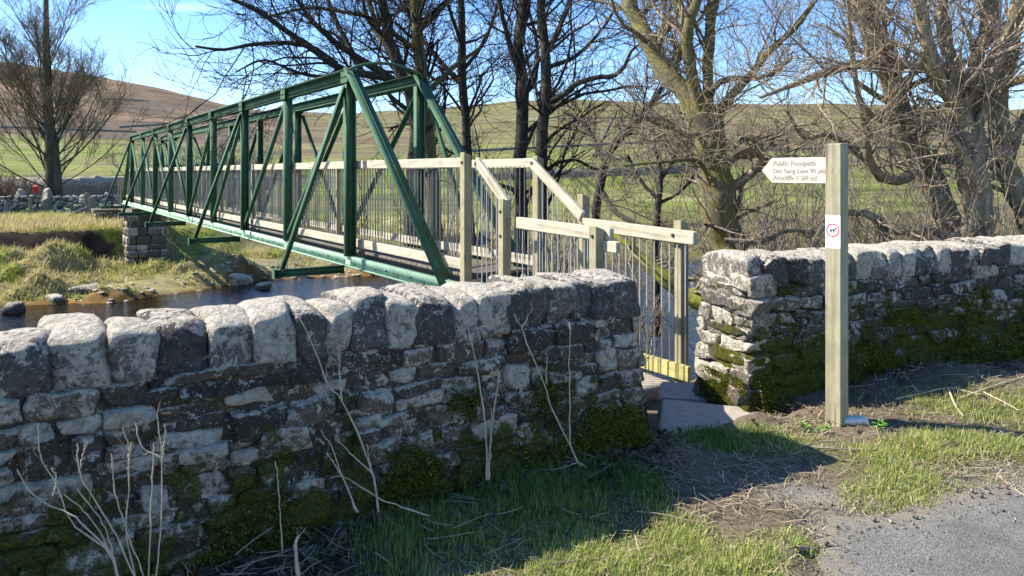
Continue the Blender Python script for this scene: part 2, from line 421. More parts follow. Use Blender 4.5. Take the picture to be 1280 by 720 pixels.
# ------------------------------------------------------------------ terrain
RX = np.array([-700, -400, -200, 0, 130, 200, 280, 360, 450, 560, 700, 930, 1100, 1280, 1700, 2200])
RY = np.array([60, 60, 68, 80, 97, 110, 128, 140, 142, 135, 123, 128, 132, 136, 120, 115])
NBX = [-80, -30, -8, -4, -2, 0, 1.2, 2.5, 4.5, 6, 9, 20, 60]
NBY = [-14, -4, 4.6, 7.2, 8.6, 9.6, 8.3, 8.0, 10.0, 13.5, 17, 24, 48]
FBX = [-80, -40, -30, -16.6, -13.2, -11.5, -10, -5.3, 0, 8, 30, 80]
FBY = [5, 15, 18.5, 24, 25, 27.4, 30, 31.5, 33, 36, 48, 75]
WATER = -2.7
def river_z(x, y):
    nb = np.interp(x, NBX, NBY); fb = np.interp(x, FBX, FBY)
    zn = -3.25*sst((y-nb+1.7)/3.4)
    ff = y-fb; lo = np.interp(x, [-24, -18, -15.5, -9, 0], [-1.3, -1.6, -2.25, -2.1, -1.5])
    zf = np.interp(ff, [-3, 0, 6, 7.3, 14, 60], [-3.3, -2.72, 0, 1, 1, 1]); up1 = sst((ff-6.2)/np.interp(x, [-17.5, -13], [1.0, 6]))
    zf = np.where(ff < 0, np.interp(ff, [-3, 0], [-3.3, -2.72]), -2.72+(lo+2.72)*np.clip(ff/6, 0, 1)**.8); zf = zf+(-.8-lo)*up1*(ff > 0)
    z = np.maximum(zn, zf)
    d = np.sqrt(((x-.5)/3.0)**2+((y-24)/6.5)**2)
    zi = -3.4+1.7*sst((1.15-d)/.5)
    dt = np.sqrt((x-2.95)**2+(y-10.2)**2)
    return np.maximum(np.maximum(z, zi), -3.4+1.9*sst((1.4-dt)/1.0))
def terrain(x, y):
    x = np.asarray(x, float); y = np.asarray(y, float)
    z0 = river_z(x, y)+.04*fbm(x*.5, y*.5, 3)*sst((y-14)/6)
    Yc = np.maximum(y, 30.)
    u = np.clip(x/Yc, -1.4, 1.6)
    e = (HOR-np.interp(u*FPX+640, RX, RY))/FPX
    ly = np.log(Yc)
    t = np.interp(ly, np.log([30, 60, 100, 200, 400, 800, 1400]), [-.08, -.038, -.015, .14, .42, .78, 1.0])
    t = np.where(t > 0, t*e, t)
    R = np.minimum(Yc, 1400)
    zh = EYE+R*t
    zh = zh+np.minimum(Yc, 1400)*.004*fbm(x*.006+3, y*.006, 11)*sst((Yc-150)/500)*1.3
    k = sst((y-48)/25)
    return z0*(1-k)+zh*k
def hit(px, py):
    Y = np.geomspace(3, 3000, 1600); X = (px-640)/FPX*Y; Z = EYE-(py-HOR)*Y/FPX
    b = np.nonzero(terrain(X, Y) >= Z)[0]
    i = b[0] if len(b) else len(Y)-1
    return np.array((X[i], Y[i], float(terrain(X[i], Y[i]))))

def build_ground():
    A = 4.0
    ux = np.linspace(-7.4, 7.4, 430); uy = np.linspace(-1.6, 7.3, 310)
    x = A*np.sinh(ux); y = A*np.sinh(uy)
    X, Y = np.meshgrid(x, y, indexing='xy')
    Z = terrain(X, Y)
    near = sst((9-Y)/2)*sst((9-np.abs(X))/2); Z = Z-.06*near-.5*sst((Y-4.6)/.5)*sst((2.2-X)/.3)*sst((X+3)/1)*sst((9-Y)/2)            # the verge and the road lie over it here
    # colours of what grows or lies there
    u = X/np.maximum(Y, 30); e = (HOR-np.interp(u*FPX+640, RX, RY))/FPX; t = (Z-EYE)/np.maximum(Y, 30)/np.maximum(e, .02)
    nz = fbm(X*.01, Y*.01, 5); nz2 = fbm(X*.09, Y*.09, 6)
    field = np.array((.15, .18, .032)); field2 = np.array((.18, .17, .065)); moor = np.array((.19, .125, .075)); moor2 = np.array((.11, .085, .055)); olive = np.array((.155, .14, .06))
    left = sst((-.22-u)/.12)[..., None]
    gr = field+(field2-field)*sst(.5+nz2[..., None])
    up = sst((t+.22*nz-(.30*left[..., 0]+.16*(1-left[..., 0])))/.16)[..., None]
    fold = fbm(X*.004, Y*.012, 15)
    moor = moor*(1+.35*fold[..., None]); mo = (moor+(moor2-moor)*sst(.3+nz[..., None]*1.2))*left+(1-left)*(olive+(moor*.8-olive)*sst(.1+nz[..., None]))
    col = gr*(1-up)+mo*up
    bank = (np.interp(Y-np.interp(X, FBX, FBY), [-1, .3, 6, 6.4, 7.2, 7.6], [0, 1, 1, 2, 2, 0]))
    straw = np.array((.16, .14, .055)); earth = np.array((.055, .042, .03)); bed = np.array((.19, .13, .05)); leaf = np.array((.06, .05, .03))
    col = np.where((bank > .5)[..., None] & (bank < 1.5)[..., None], straw, col)
    col = np.where((bank >= 1.5)[..., None], earth, col)
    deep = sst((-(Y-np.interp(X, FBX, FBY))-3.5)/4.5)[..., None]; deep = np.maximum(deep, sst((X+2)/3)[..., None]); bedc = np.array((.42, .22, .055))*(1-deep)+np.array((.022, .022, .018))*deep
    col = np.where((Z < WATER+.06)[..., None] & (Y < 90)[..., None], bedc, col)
    nb = np.interp(X, NBX, NBY)
    col = np.where(((Y < nb+1) & (Z > WATER+.05))[..., None], leaf, col)
    V = np.stack([X, Y, Z], -1).reshape(-1, 3)
    ny, nx = X.shape; i = np.arange(ny-1)[:, None]*nx+np.arange(nx-1)[None]
    F = np.stack([i, i+1, i+nx+1, i+nx], -1).reshape(-1, 4)
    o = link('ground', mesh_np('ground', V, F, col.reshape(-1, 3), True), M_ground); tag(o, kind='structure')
build_ground()
o = link('river', mesh_np('river', np.array([(-120, -40, WATER), (90, -40, WATER), (90, 90, WATER), (-120, 90, WATER)]), np.array([[0, 1, 2, 3]])), M_water)
# keep the water sheet inside the valley floor: cut to a strip along the channel
xs = np.linspace(-80, 60, 90); nb = np.interp(xs, NBX, NBY)-1; fb = np.interp(xs, FBX, FBY)+2
V = np.concatenate([np.stack([xs, nb, np.full(90, WATER)], 1), np.stack([xs, fb, np.full(90, WATER)], 1)])
F = np.stack([np.arange(89), np.arange(1, 90), np.arange(91, 180), np.arange(90, 179)], 1)
o.data = mesh_np('river', V, F); o.data.materials.append(M_water); tag(o, kind='structure')

# ------------------------------------------------------------------ near verge, road
def near_z(x, y):
    x = np.asarray(x, float); y = np.asarray(y, float)
    # distance in front of the long wall (line through its foot)
    d = (x-.70)*WN[0]+(y-4.10)*WN[1]
    z = .07*np.exp(-np.clip(d, 0, 9)/.25)*sst((1.0-(x-.75))/.25)*sst((d+.3)/.3)
    rd = road_d(x, y)
    z = z+(.035*fbm(x*2.2, y*2.2, 21, 4)+.03)*sst((rd-.02)/.35)
    pth = np.exp(-(((x-1.15)/.5)**2+((y-4.3)/.9)**2))
    z = z-.03*pth
    # the way falls beyond the gap to the foot of the steps
    z = z-.46*sst((y-4.75)/.9)*sst((2.0-x)/.25)*sst((x-.2)/.3)
    z = z+.10*np.exp(-(((x-3.4)/1.3)**2+((y-5.45)/.45)**2))
    return z
WD = np.array((.835, .55)); WN = np.array((.55, -.835))
REX = [-1.2, .5, .95, 1.22, 1.33, 1.45, 1.62, 1.85, 2.25, 2.67, 5, 12, 30]
REY = [-2, .6, 1.6, 2.93, 3.30, 3.47, 3.47, 3.52, 3.72, 3.90, 4.75, 7.6, 14.5]
def road_d(x, y):                            # >0 on the verge side of the road's edge
    return (np.asarray(y)-np.interp(x, REX, REY))*.75+.05*fbm(np.asarray(x)*3, np.asarray(y)*3, 31, 3)
# masks laid out on the ground plan
def blob(x, y, px, py, rx, ry, z=0.):
    c = W(px, py, z); return np.exp(-(((x-c[0])/rx)**2+((y-c[1])/ry)**2))
def masks(x, y):
    x = np.asarray(x, float); y = np.asarray(y, float)
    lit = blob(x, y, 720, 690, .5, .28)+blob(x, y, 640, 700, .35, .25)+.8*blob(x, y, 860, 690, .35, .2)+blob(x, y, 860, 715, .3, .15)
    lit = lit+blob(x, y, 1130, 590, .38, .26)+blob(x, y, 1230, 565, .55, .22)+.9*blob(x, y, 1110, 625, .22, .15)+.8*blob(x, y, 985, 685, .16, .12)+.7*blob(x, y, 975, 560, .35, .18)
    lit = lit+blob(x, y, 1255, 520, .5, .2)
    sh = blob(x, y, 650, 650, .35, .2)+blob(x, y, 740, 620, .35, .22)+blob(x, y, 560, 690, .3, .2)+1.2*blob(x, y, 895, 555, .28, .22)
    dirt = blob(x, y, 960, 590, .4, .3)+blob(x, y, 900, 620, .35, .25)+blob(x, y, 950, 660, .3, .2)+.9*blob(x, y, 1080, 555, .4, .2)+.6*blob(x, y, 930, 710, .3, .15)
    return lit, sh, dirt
def build_verge():
    xs = np.arange(-3.2, 7.6, .035); ys = np.arange(1.2, 7.4, .035)
    X, Y = np.meshgrid(xs, ys)
    Z = near_z(X, Y)
    lit, sh, dirt = masks(X, Y)
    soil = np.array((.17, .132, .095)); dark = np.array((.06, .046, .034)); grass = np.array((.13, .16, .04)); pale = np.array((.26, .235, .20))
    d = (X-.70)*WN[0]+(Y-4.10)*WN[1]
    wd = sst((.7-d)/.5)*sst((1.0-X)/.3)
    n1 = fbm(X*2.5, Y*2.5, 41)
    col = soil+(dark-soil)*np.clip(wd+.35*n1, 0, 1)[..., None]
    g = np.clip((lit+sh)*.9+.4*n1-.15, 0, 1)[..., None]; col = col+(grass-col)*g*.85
    rd = road_d(X, Y); pk = (np.exp(-(rd/.14)**2)*.5+blob(X, Y, 1000, 622, .22, .10)*1.1)
    pk = np.clip(pk+.3*n1*pk, 0, 1)[..., None]; col = col+(pale-col)*pk
    ok = (rd > -.10)
    # the sheet stops at the river side of both walls
    V = np.stack([X, Y, Z], -1).reshape(-1, 3); ny, nx = X.shape
    lim = np.where(X < 1.0, 4.16+(X-.70)*.66+.4+.9*sst((X+.1)/.4), np.where(X < 1.9, 7.2, 5.1+(X-1.6)*.437+.5))
    ok &= (Y < lim)
    i = (np.arange(ny-1)[:, None]*nx+np.arange(nx-1)[None])
    F = np.stack([i, i+1, i+nx+1, i+nx], -1)[ok[:-1, :-1]]
    use = np.unique(F); mp = np.full(len(V), -1); mp[use] = np.arange(len(use))
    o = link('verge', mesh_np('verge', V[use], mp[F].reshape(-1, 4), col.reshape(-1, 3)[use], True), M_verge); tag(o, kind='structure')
    # road: a long strip, its edge ragged, a little over the verge's rim
    ex = np.concatenate([np.arange(-1.2, 6, .03), np.arange(6, 30, .5)]); ey = np.interp(ex, REX, REY)
    m = 22; tt = np.linspace(0, 1, m)**1.9*4.2
    wob = .09*fbm(ex*5, ey*5, 61, 5)
    q = []
    for k, t in enumerate(tt):
        off = t-wob*(1-min(1, t/.4))
        q.append(np.stack([ex+.5*off, ey-.86*off, .008+.012*sst(np.full_like(ex, t/.3))+0*ex], 1))
    q = np.array(q); n = len(ex); i = np.arange(m-1)[:, None]*n+np.arange(n-1)[None]
    F = np.stack([i, i+n, i+n+1, i+1], -1).reshape(-1, 4)
    o = link('road', mesh_np('road', q.reshape(-1, 3), F, np.repeat(np.clip(tt/.35, 0, 1), n)[:, None]*np.ones(3), True), M_road); tag(o, kind='structure')
build_verge()

# ------------------------------------------------------------------ stones
_tmpl = {}
def tmpl(nx, ny, nz):
    if (nx, ny, nz) in _tmpl: return _tmpl[(nx, ny, nz)]
    idx, pts, F = {}, [], []
    def g(i, j, k):
        if (i, j, k) not in idx: idx[(i, j, k)] = len(pts); pts.append((i/nx*2-1, j/ny*2-1, k/nz*2-1))
        return idx[(i, j, k)]
    for j in range(ny):
        for k in range(nz):
            F.append((g(0, j, k), g(0, j, k+1), g(0, j+1, k+1), g(0, j+1, k))); F.append((g(nx, j, k), g(nx, j+1, k), g(nx, j+1, k+1), g(nx, j, k+1)))
    for i in range(nx):
        for k in range(nz):
            F.append((g(i, 0, k), g(i+1, 0, k), g(i+1, 0, k+1), g(i, 0, k+1))); F.append((g(i, ny, k), g(i, ny, k+1), g(i+1, ny, k+1), g(i+1, ny, k)))
    for i in range(nx):
        for j in range(ny):
            F.append((g(i, j, 0), g(i, j+1, 0), g(i+1, j+1, 0), g(i+1, j, 0))); F.append((g(i, j, nz), g(i+1, j, nz), g(i+1, j+1, nz), g(i, j+1, nz)))
    _tmpl[(nx, ny, nz)] = (np.array(pts), np.array(F)); return _tmpl[(nx, ny, nz)]
def stone_mesh(name, L, D, H, res=(6, 3, 4), rnd=.35, amp=.12, skew=.12, dome=0., cuts=5):
    pts, F = tmpl(*res); p = pts.copy()
    h = np.array((L, D, H))/2; r = rnd*min(H, L)/2
    q = p*h; inner = np.sign(q)*np.minimum(np.abs(q), h-r); dlt = q-inner; ln = np.linalg.norm(dlt, axis=1, keepdims=True)
    q = np.where(ln > 1e-6, inner+dlt/np.maximum(ln, 1e-6)*np.minimum(ln, r), q)
    # corner skew
    sk = rng.normal(size=(2, 2, 2, 3))*skew*np.array((min(L, .2), min(D, .15), H))*.5
    a = (p+1)/2
    for i in (0, 1):
        for j in (0, 1):
            for k in (0, 1):
                w = (a[:, 0] if i else 1-a[:, 0])*(a[:, 1] if j else 1-a[:, 1])*(a[:, 2] if k else 1-a[:, 2]); q = q+w[:, None]*sk[i, j, k]
    s = rng.random()*99; f = 2.2/max(H, .05)*.55
    m = min(H, L)
    for c in range(3):
        q[:, c] += amp*m*.5*(vn3(q[:, 0]*f+s, q[:, 1]*f, q[:, 2]*f+c*9.1, 5)+.6*vn3(q[:, 0]*f*2.3, q[:, 1]*f*2.3+s, q[:, 2]*f*2.3+c*5, 6)+(.35*vn3(q[:, 0]*f*5.5, q[:, 1]*f*5.5+s, q[:, 2]*f*5.5+c*7, 7) if res[0] > 7 else 0))
    for c in range(cuts):                    # split faces: flats knocked off the lump
        nn = rng.normal(size=3)*np.array((1., 1.3, .9)); nn /= np.linalg.norm(nn); dd = q @ nn
        lim = dd.max()*rng.uniform(.78, .96); q -= np.maximum(0, dd-lim)[:, None]*nn*.9
    if dome:
        tp = np.clip(p[:, 2], 0, 1); q[:, 2] -= dome*H*tp*(.55*np.abs(p[:, 1])**2.4+.22*np.abs(p[:, 0])**3)
    return mesh_np(name, q, F, smooth=True)
def put_stone(name, me, mat, parent, org, u, v, p, q, r, rot=0.):
    # u along the wall, v outward normal; local X = u, Y = -v, Z = up
    X = Vector((u[0], u[1], 0)); Yv = Vector((-v[0], -v[1], 0)); Z = Vector((0, 0, 1))
    M = Matrix((X, Yv, Z)).transposed().to_4x4(); M.translation = Vector(org)+X*p+Z*q-Yv*r
    if rot: M = M @ Matrix.Rotation(rot, 4, 'Y')
    return link(name, me, mat, parent, M)

def build_wall(name, label, org, u, v, length, H, cope_h, thick, mat, cope_mat, seed, batter, ch, cl, cope_w, end_batter=.0, base=-.1, mortar=None):
    global rng
    rng = np.random.default_rng(seed)
    root = thing(name, label, 'stone wall', org)
    n = 0
    # core of packed earth and hearting
    X = np.array(u); Vv = np.array(v)
    def pt(p, r, z): return (org[0]+X[0]*p+Vv[0]*r, org[1]+X[1]*p+Vv[1]*r, org[2]+z)
    hb = H-cope_h
    e0 = end_batter+.10
    cv = [pt(e0-end_batter*.0, -.07, base), pt(length, -.07, base), pt(length, -thick, base), pt(e0, -thick, base),
          pt(e0+end_batter, -.07-batter, hb), pt(length, -.07-batter, hb), pt(length, -thick+.05, hb), pt(e0+end_batter, -thick+.05, hb)]
    link('hearting', mesh_np('hearting', np.array(cv), np.array([(0, 1, 5, 4), (1, 2, 6, 5), (2, 3, 7, 6), (3, 0, 4, 7), (4, 5, 6, 7), (0, 3, 2, 1)])), M_core, root)
    # rough lime mortar between the stones, nearly flush with their faces
    ps = np.arange(0, length, .03); qs = np.arange(base, hb+cope_h*.62, .025)
    G, Q = np.meshgrid(ps, qs); pe = end_batter*np.maximum(Q, 0)/H+.03
    R = -.020-batter*Q/H+.013*fbm(G*14+seed, Q*14, seed, 3)+.012*fbm(G*4, Q*4+seed, seed+5, 2)-.05*(Q > hb-.01)
    G = np.maximum(G, pe)
    def sheet(G, R, Q):
        V = np.stack([org[0]+X[0]*G+Vv[0]*R, org[1]+X[1]*G+Vv[1]*R, org[2]+Q], -1).reshape(-1, 3); a, b_ = G.shape
        i = np.arange(a-1)[:, None]*b_+np.arange(b_-1)[None]; return V, np.stack([i, i+1, i+b_+1, i+b_], -1).reshape(-1, 4)
    V1, F1 = sheet(G, R, Q)
    rs = np.arange(0, thick, .03); RR, Q2 = np.meshgrid(rs, qs); P2 = end_batter*np.maximum(Q2, 0)/H+.03+.012*fbm(RR*14, Q2*14, seed+2, 3)
    V2, F2 = sheet(P2, -RR-batter*Q2/H-.02, Q2)
    link('mortar', mesh_np('mortar', np.concatenate([V1, V2]), np.concatenate([F1, F2+len(V1)]), None, True), mortar, root)
    z = base
    while z < hb-.02:
        h = min(rng.uniform(*ch)*(1.25 if z < .2 else 1), hb-z+.01)
        if hb-z-h < .04: h = hb-z
        p = end_batter*(z/H)+rng.uniform(-.03, .0); first = True
        while p < length:
            L = rng.uniform(*cl)*(1.3 if rng.random() < .2 else 1)
            if first: L = max(L, .2)
            split = (h > .10 and rng.random() < .4 and not first)
            for (z0, hh) in (((z, h*.52), (z+h*.52, h*.48)) if split else ((z+rng.normal()*.007, h*rng.uniform(.9, 1.05)),)):
                D = thick*.95 if first else rng.uniform(.16, .24)
                me = stone_mesh('stone', L*1.01, D, hh*1.0, (14, 4, 8) if L > .14 else (9, 4, 7), rng.uniform(.12, .28), rng.uniform(.12, .24), .18, 0, 8)
                r = -batter*(z0+hh/2)/H-D/2+rng.uniform(-.016, .026)
                wav = .012*math.sin(p*2.1+seed)
                put_stone('stone', me, mat, root, org, u, v, p+L/2, z0+hh/2+wav, r, rng.normal()*.05); n += 1
            p += L; first = False
        z += h
    p = end_batter*.75
    k = 0
    while p < length:
        w = rng.uniform(*cope_w); hh = cope_h*rng.uniform(.95, 1.09)
        me = stone_mesh('coping_stone', w*1.09, thick*.94, hh, (10, 10, 10), rng.uniform(.14, .26), rng.uniform(.09, .16), .10, .17, 5)
        put_stone('coping_stone', me, cope_mat, root, org, u, v, p+w/2, hb+hh/2-.015, -batter-thick*.42+rng.uniform(-.010, .012), rng.normal()*.03)
        p += w; k += 1
    return root
# long wall: org at the foot of its gap end, u runs away from the gap towards the camera's side
build_wall('dry_stone_wall', 'long lichened stone wall with upright coping, dry stalks before it, hiding the bridge foot', (.83, 4.19, 0), (-WD[0], -WD[1]), (WN[0], WN[1]),
           4.3, 1.035, .225, .46, M_wall, M_cope, 3, .10, (.055, .125), (.075, .25), (.115, .20), .13, mortar=M_mort)
RD = np.array((.915, .403)); RN = np.array((.403, -.915))
build_wall('dry_stone_wall', 'mossy stone wall behind the fingerpost, its pale end facing the gap', (1.60, 5.02, 0), RD, RN,
           4.2, 1.03, .21, .56, M_wall2, M_cope, 9, .05, (.06, .11), (.10, .30), (.12, .20), .06, mortar=M_mort2)
# facing stones on the pale end of the second wall
root2 = [o for o in C.objects if o.name == 'dry_stone_wall.001'][0]
rng = np.random.default_rng(77)
z = -.28
while z < .80:
    h = rng.uniform(.06, .15); p = 0
    while p < .54:
        L = min(rng.uniform(.18, .45), .56-p)
        if L > .06:
            me = stone_mesh('stone', L*1.03, .2, h*1.04, (14, 4, 8), rng.uniform(.1, .2), .24, .2, 0, 9)
            put_stone('stone', me, M_endst, root2, (1.60, 5.02, 0), (-RN[0], -RN[1]), (-RD[0], -RD[1]), p+L/2+.01, z+h/2, -.055*z-.085, rng.normal()*.04)
        p += L
    z += h

# unseen low return at the long wall's gap end, added to shade the slab
root1 = [o for o in C.objects if o.name == 'dry_stone_wall'][0]
shade_wing = stone_mesh('shade_wing', 1.95, .42, 1.2, (24, 5, 14), .2, .05, .02, 0, 0)
put_stone('shade_wing', shade_wing, M_wall, root1, (.60, 4.45, 0), (.06, .998), (.998, -.06), .93, .19, -.24)

# ------------------------------------------------------------------ footbridge
a_ = math.atan2(626, FPX); BD = Vector((-math.sin(a_), math.cos(a_), 0)); BN = Vector((math.cos(a_), math.sin(a_), 0)); UP = Vector((0, 0, 1))
d0 = 4.1
def B(s, d, z): return BN*d+BD*s+UP*z
DN, DF = d0, d0*1.275                        # planes of the two trusses
NODE = [d0*(1.80+.72*k) for k in range(11)]
ZT, ZB, ZBB = 3.02, .385, .235               # top chord centre, bottom chord top edge / bottom edge
bridge = thing('footbridge', 'long green steel truss footbridge with timber handrails crossing the river', 'footbridge', B(NODE[0], (DN+DF)/2, .2))
for side, d in ((-1, DN), (1, DF)):
    sd = BN*(-side)                          # local Y points inward? keep: +Y = outward
    out = BN*side
    # chords: web with flanges turned outward
    section('top_chord', B(NODE[1]-.06, d, ZT), B(NODE[9]+.06, d, ZT), [(-.075, .085, .055, .09), (.0, .022, -.088, .055), (-.06, .05, -.10, -.088)], M_green, bridge, out)
    zc = (ZB+ZBB)/2
    section('bottom_chord', B(NODE[0]-.12, d, zc), B(NODE[10]+.12, d, zc), [(.0, .02, -.060, .075), (-.06, .062, -.075, -.060), (-.06, .0, .060, .075)], M_green_sunlit if side < 0 else M_green, bridge, out)
    for k in range(1, 10):
        section('upright', B(NODE[k], d, ZB), B(NODE[k], d, ZT-.09), [(-.075, -.061, -.055, .055), (.061, .075, -.055, .055), (-.061, .061, -.008, .008)] if k % 2 else [(-.075, .065, .030, .048), (.052, .065, -.05, .030), (-.075, -.061, -.05, .030)], M_green, bridge, out)
        if k % 2:
            tip = B(NODE[k], d+side*1.07, .205)
            section('outrigger_beam', B(NODE[k], d+side*.09, .20), tip+BN*side*.03, [(-.04, .04, .035, .05), (-.006, .006, -.05, .035), (-.04, .04, -.062, -.05)], M_green, bridge, BD)
            section('outrigger_brace', tip+UP*.03-BN*side*.05, B(NODE[k], d+side*.10, ZT-.16), [(-.05, .05, -.008, .008), (-.05, -.038, .008, .07)], M_green, bridge, -BD)
            # end plate of the outrigger
            beam('gusset_plate', tip+BN*side*.034-UP*.065, tip+BN*side*.034+UP*.07, .11, .012, M_green, bridge, BD, 0)
    for k in range(1, 5):
        section('diagonal_brace', B(NODE[k], d, ZT-.12), B(NODE[k+1], d, ZB+.05), [(-.035, .035, -.006, .006), (.023, .035, .006, .05)], M_green, bridge, out)
        section('diagonal_brace', B(NODE[10-k], d, ZT-.12), B(NODE[9-k], d, ZB+.05), [(-.035, .035, -.006, .006), (.023, .035, .006, .05)], M_green, bridge, out)
    for k0, k1 in ((0, 1), (10, 9)):
        section('end_post', B(NODE[k0], d, ZBB+.04), B(NODE[k1], d, ZT+.07), [(-.10, -.0, -.012, .012), (.0, .014, -.012, .05), (.014, .11, .03, .05)] if k0 == 0 else [(-.07, .08, -.03, .0)], M_green, bridge, out)
    for k in range(1, 10):                   # plates riveted over the joints
        beam('gusset_plate', B(NODE[k]-.13, d+side*.088, ZT-.03), B(NODE[k]+.13, d+side*.088, ZT-.03), .010, .17, M_green, bridge, out, .002)
        bm = box_mesh('bolt', .022, .022, .02, .006)
        for q in (-.09, -.03, .03, .09):
            link('bolt', bm, M_bolt, bridge, frame(B(NODE[k]+q-.01, d+side*.096, ZT-.03), B(NODE[k]+q+.01, d+side*.096, ZT-.03), out))
    # bolts along the near chord
    if side < 0:
        bm = box_mesh('bolt', .022, .022, .02, .006)
        for k in range(46):
            link('bolt', bm, M_bolt, bridge, frame(B(7.9+k*.36, d-.03, zc-.02+.025*(k % 2)), B(7.95+k*.36, d-.03, zc-.02+.025*(k % 2)), out))
        for k in range(1, 10):
            beam('splice_plate', B(NODE[k]-.10, d-.027, zc+.01), B(NODE[k]+.10, d-.027, zc+.01), .011, .115, M_green_sunlit, bridge, out, .003)
# sway arch over the entrance
t = np.linspace(0, 1, 13); pa, pb = B(NODE[1], DN, ZT+.09), B(NODE[1], DF, ZT+.09)
arc = np.array([tuple(pa.lerp(pb, f)+UP*(.13*math.sin(math.pi*f)**.8)) for f in t])
tb = Tubes(); tb.add(arc, np.full(13, .024), 8); link('sway_arch', tb.mesh('sway_arch'), M_green, bridge)
for k in range(0, 11):                       # cross beams under the deck
    section('cross_beam', B(NODE[k], DN+.03, .30), B(NODE[k], DF-.03, .30), [(-.04, .04, .035, .05), (-.006, .006, -.05, .035), (-.04, .04, -.06, -.05)], M_green, bridge, BD)
RNR, RFR = d0*1.03+.05, d0*1.25-.05          # railing planes
for d in (RNR+.1, (RNR+RFR)/2, RFR-.1):
    beam('deck_joist', B(NODE[0], d, .375), B(NODE[10], d, .375), .06, .09, M_deck, bridge, BN)
s = NODE[0]-.05
while s < NODE[10]:
    beam('deck_plank', B(s, RNR-.04, .44), B(s, RFR+.04, .44), .14, .035, M_deck, bridge, BD); s += .15
HZ = 1.715
nbar = 0
for d, sg in ((RNR, -1), (RFR, 1)):
    ss = [d0*1.757]+[NODE[k] for k in range(2, 10, 2)]+[NODE[10]] if sg < 0 else [d0*1.735]+[NODE[k] for k in range(2, 10, 2)]+[NODE[10]]
    for k in range(len(ss)-1):
        e = ss[k+1]-ss[k]
        beam('handrail', B(ss[k]+.002, d+sg*.06, HZ), B(ss[k+1]-.002, d+sg*.06, HZ), .045, .115, M_rail, bridge, BN, .008)
        beam('toe_board', B(ss[k]+.002, d+sg*.03, .565), B(ss[k+1]-.002, d+sg*.03, .565), .035, .12, M_rail, bridge, BN, .006)
    for q in ss[1:]:
        beam('rail_post', B(q-.0, d-sg*.03, .46), B(q, d-sg*.03, 1.70), .07, .07, M_post, bridge, BN)
    bm = bpy.data.meshes.new('baluster')
    q = bmesh.new(); bmesh.ops.create_cone(q, segments=6, radius1=.0068, radius2=.0068, depth=1.12, cap_ends=True); q.to_mesh(bm); q.free(); bm.materials.append(M_steel)
    s = ss[0]-.02; stuff = Tubes(); k = 0
    while s < NODE[10]:
        if k < 145: link('baluster', bm, M_steel, bridge, Matrix.Translation(B(s, d+sg*.01, 1.12)))
        else: stuff.add(np.array([tuple(B(s, d+sg*.01, .56)), tuple(B(s, d+sg*.01, 1.68))]), np.full(2, .0075), 4)
        s += .1; k += 1
    if stuff.V: tag(link('balusters', stuff.mesh('balusters'), M_steel, bridge), kind='stuff')

# pier and abutment of squared blocks
def block_pier(name, label, s0, dl, dr, depth, z0, z1, seed, mat, ch=(.22, .36), cl=(.3, .6)):
    global rng
    rng = np.random.default_rng(seed)
    org = B(s0, dl, 0); root = thing(name, label, 'bridge pier', B(s0, (dl+dr)/2, z0))
    wd = dr-dl
    cv = [B(s0+sa, dd, zz) for zz in (z0, z1-.05) for (sa, dd) in ((.08, dl+.08), (.08, dr-.08), (depth-.08, dr-.08), (depth-.08, dl+.08))]
    link('hearting', mesh_np('hearting', np.array([tuple(v) for v in cv]), np.array([(0, 1, 5, 4), (1, 2, 6, 5), (2, 3, 7, 6), (3, 0, 4, 7), (4, 5, 6, 7), (0, 3, 2, 1)])), M_core, root)
    z = z0; par = 0
    while z < z1-.03:
        h = min(rng.uniform(*ch), z1-z)
        if z1-z-h < .12: h = z1-z
        for (u, v, og, W_) in ((BN, -BD, B(s0, dl, 0), wd), (BD, -BN, B(s0, dl, 0), depth), (BD, BN, B(s0, dr, 0), depth)):
            p = 0.
            while p < W_-.01:
                L = min(rng.uniform(*cl), W_-p)
                if W_-p-L < .12: L = W_-p
                me = stone_mesh('block', L*.985, .2, h*.97, (4, 2, 3), .16, .05, .05)
                put_stone('block', me, mat, root, og, (u.x, u.y), (v.x, v.y), p+L/2, z+h/2, -.1+rng.uniform(-.01, .015)); p += L
        z += h; par += 1
    return root
pier = block_pier('bridge_pier', 'square blockwork pier under the far end of the green bridge', 33.6, 3.87, 5.34, 1.5, -2.55, -.12, 5, M_pier)
ft = stone_mesh('footing', 1.75, 1.75, .42, (6, 6, 3), .15, .06, .03)
put_stone('footing', ft, M_pier, pier, B(33.6, 3.87, 0), (BN.x, BN.y), (-BD.x, -BD.y), .73, -2.45, -.72)
beam('cap_plate', B(34.2, 3.7, -.08), B(34.2, 5.5, -.08), 1.2, .07, M_deck, pier, BD)
ab = block_pier('bridge_abutment', 'rough stone abutment in the bank beyond the bridge pier', 40.0, 3.3, 6.4, 2.0, -1.75, -.22, 6, M_pier, (.14, .26), (.22, .5))
beam('cap_plate', B(40.6, 3.2, -.17), B(40.6, 6.5, -.17), 1.5, .08, M_deck, ab, BD)
# bearers from the pier to the abutment carry the last yards of walkway
beam('bearer', B(34.3, DN+.1, .0), B(41, DN+.1, -.02), .12, .2, M_deck, bridge, BN)
beam('bearer', B(34.3, DF-.1, .0), B(41, DF-.1, -.02), .12, .2, M_deck, bridge, BN)
for s_ in (37.6, 38.4, 39.2):
    beam('rail_post', B(s_, DN+.1, .1), B(s_, DN+.1, 1.3), .09, .09, M_fence, bridge, BN)

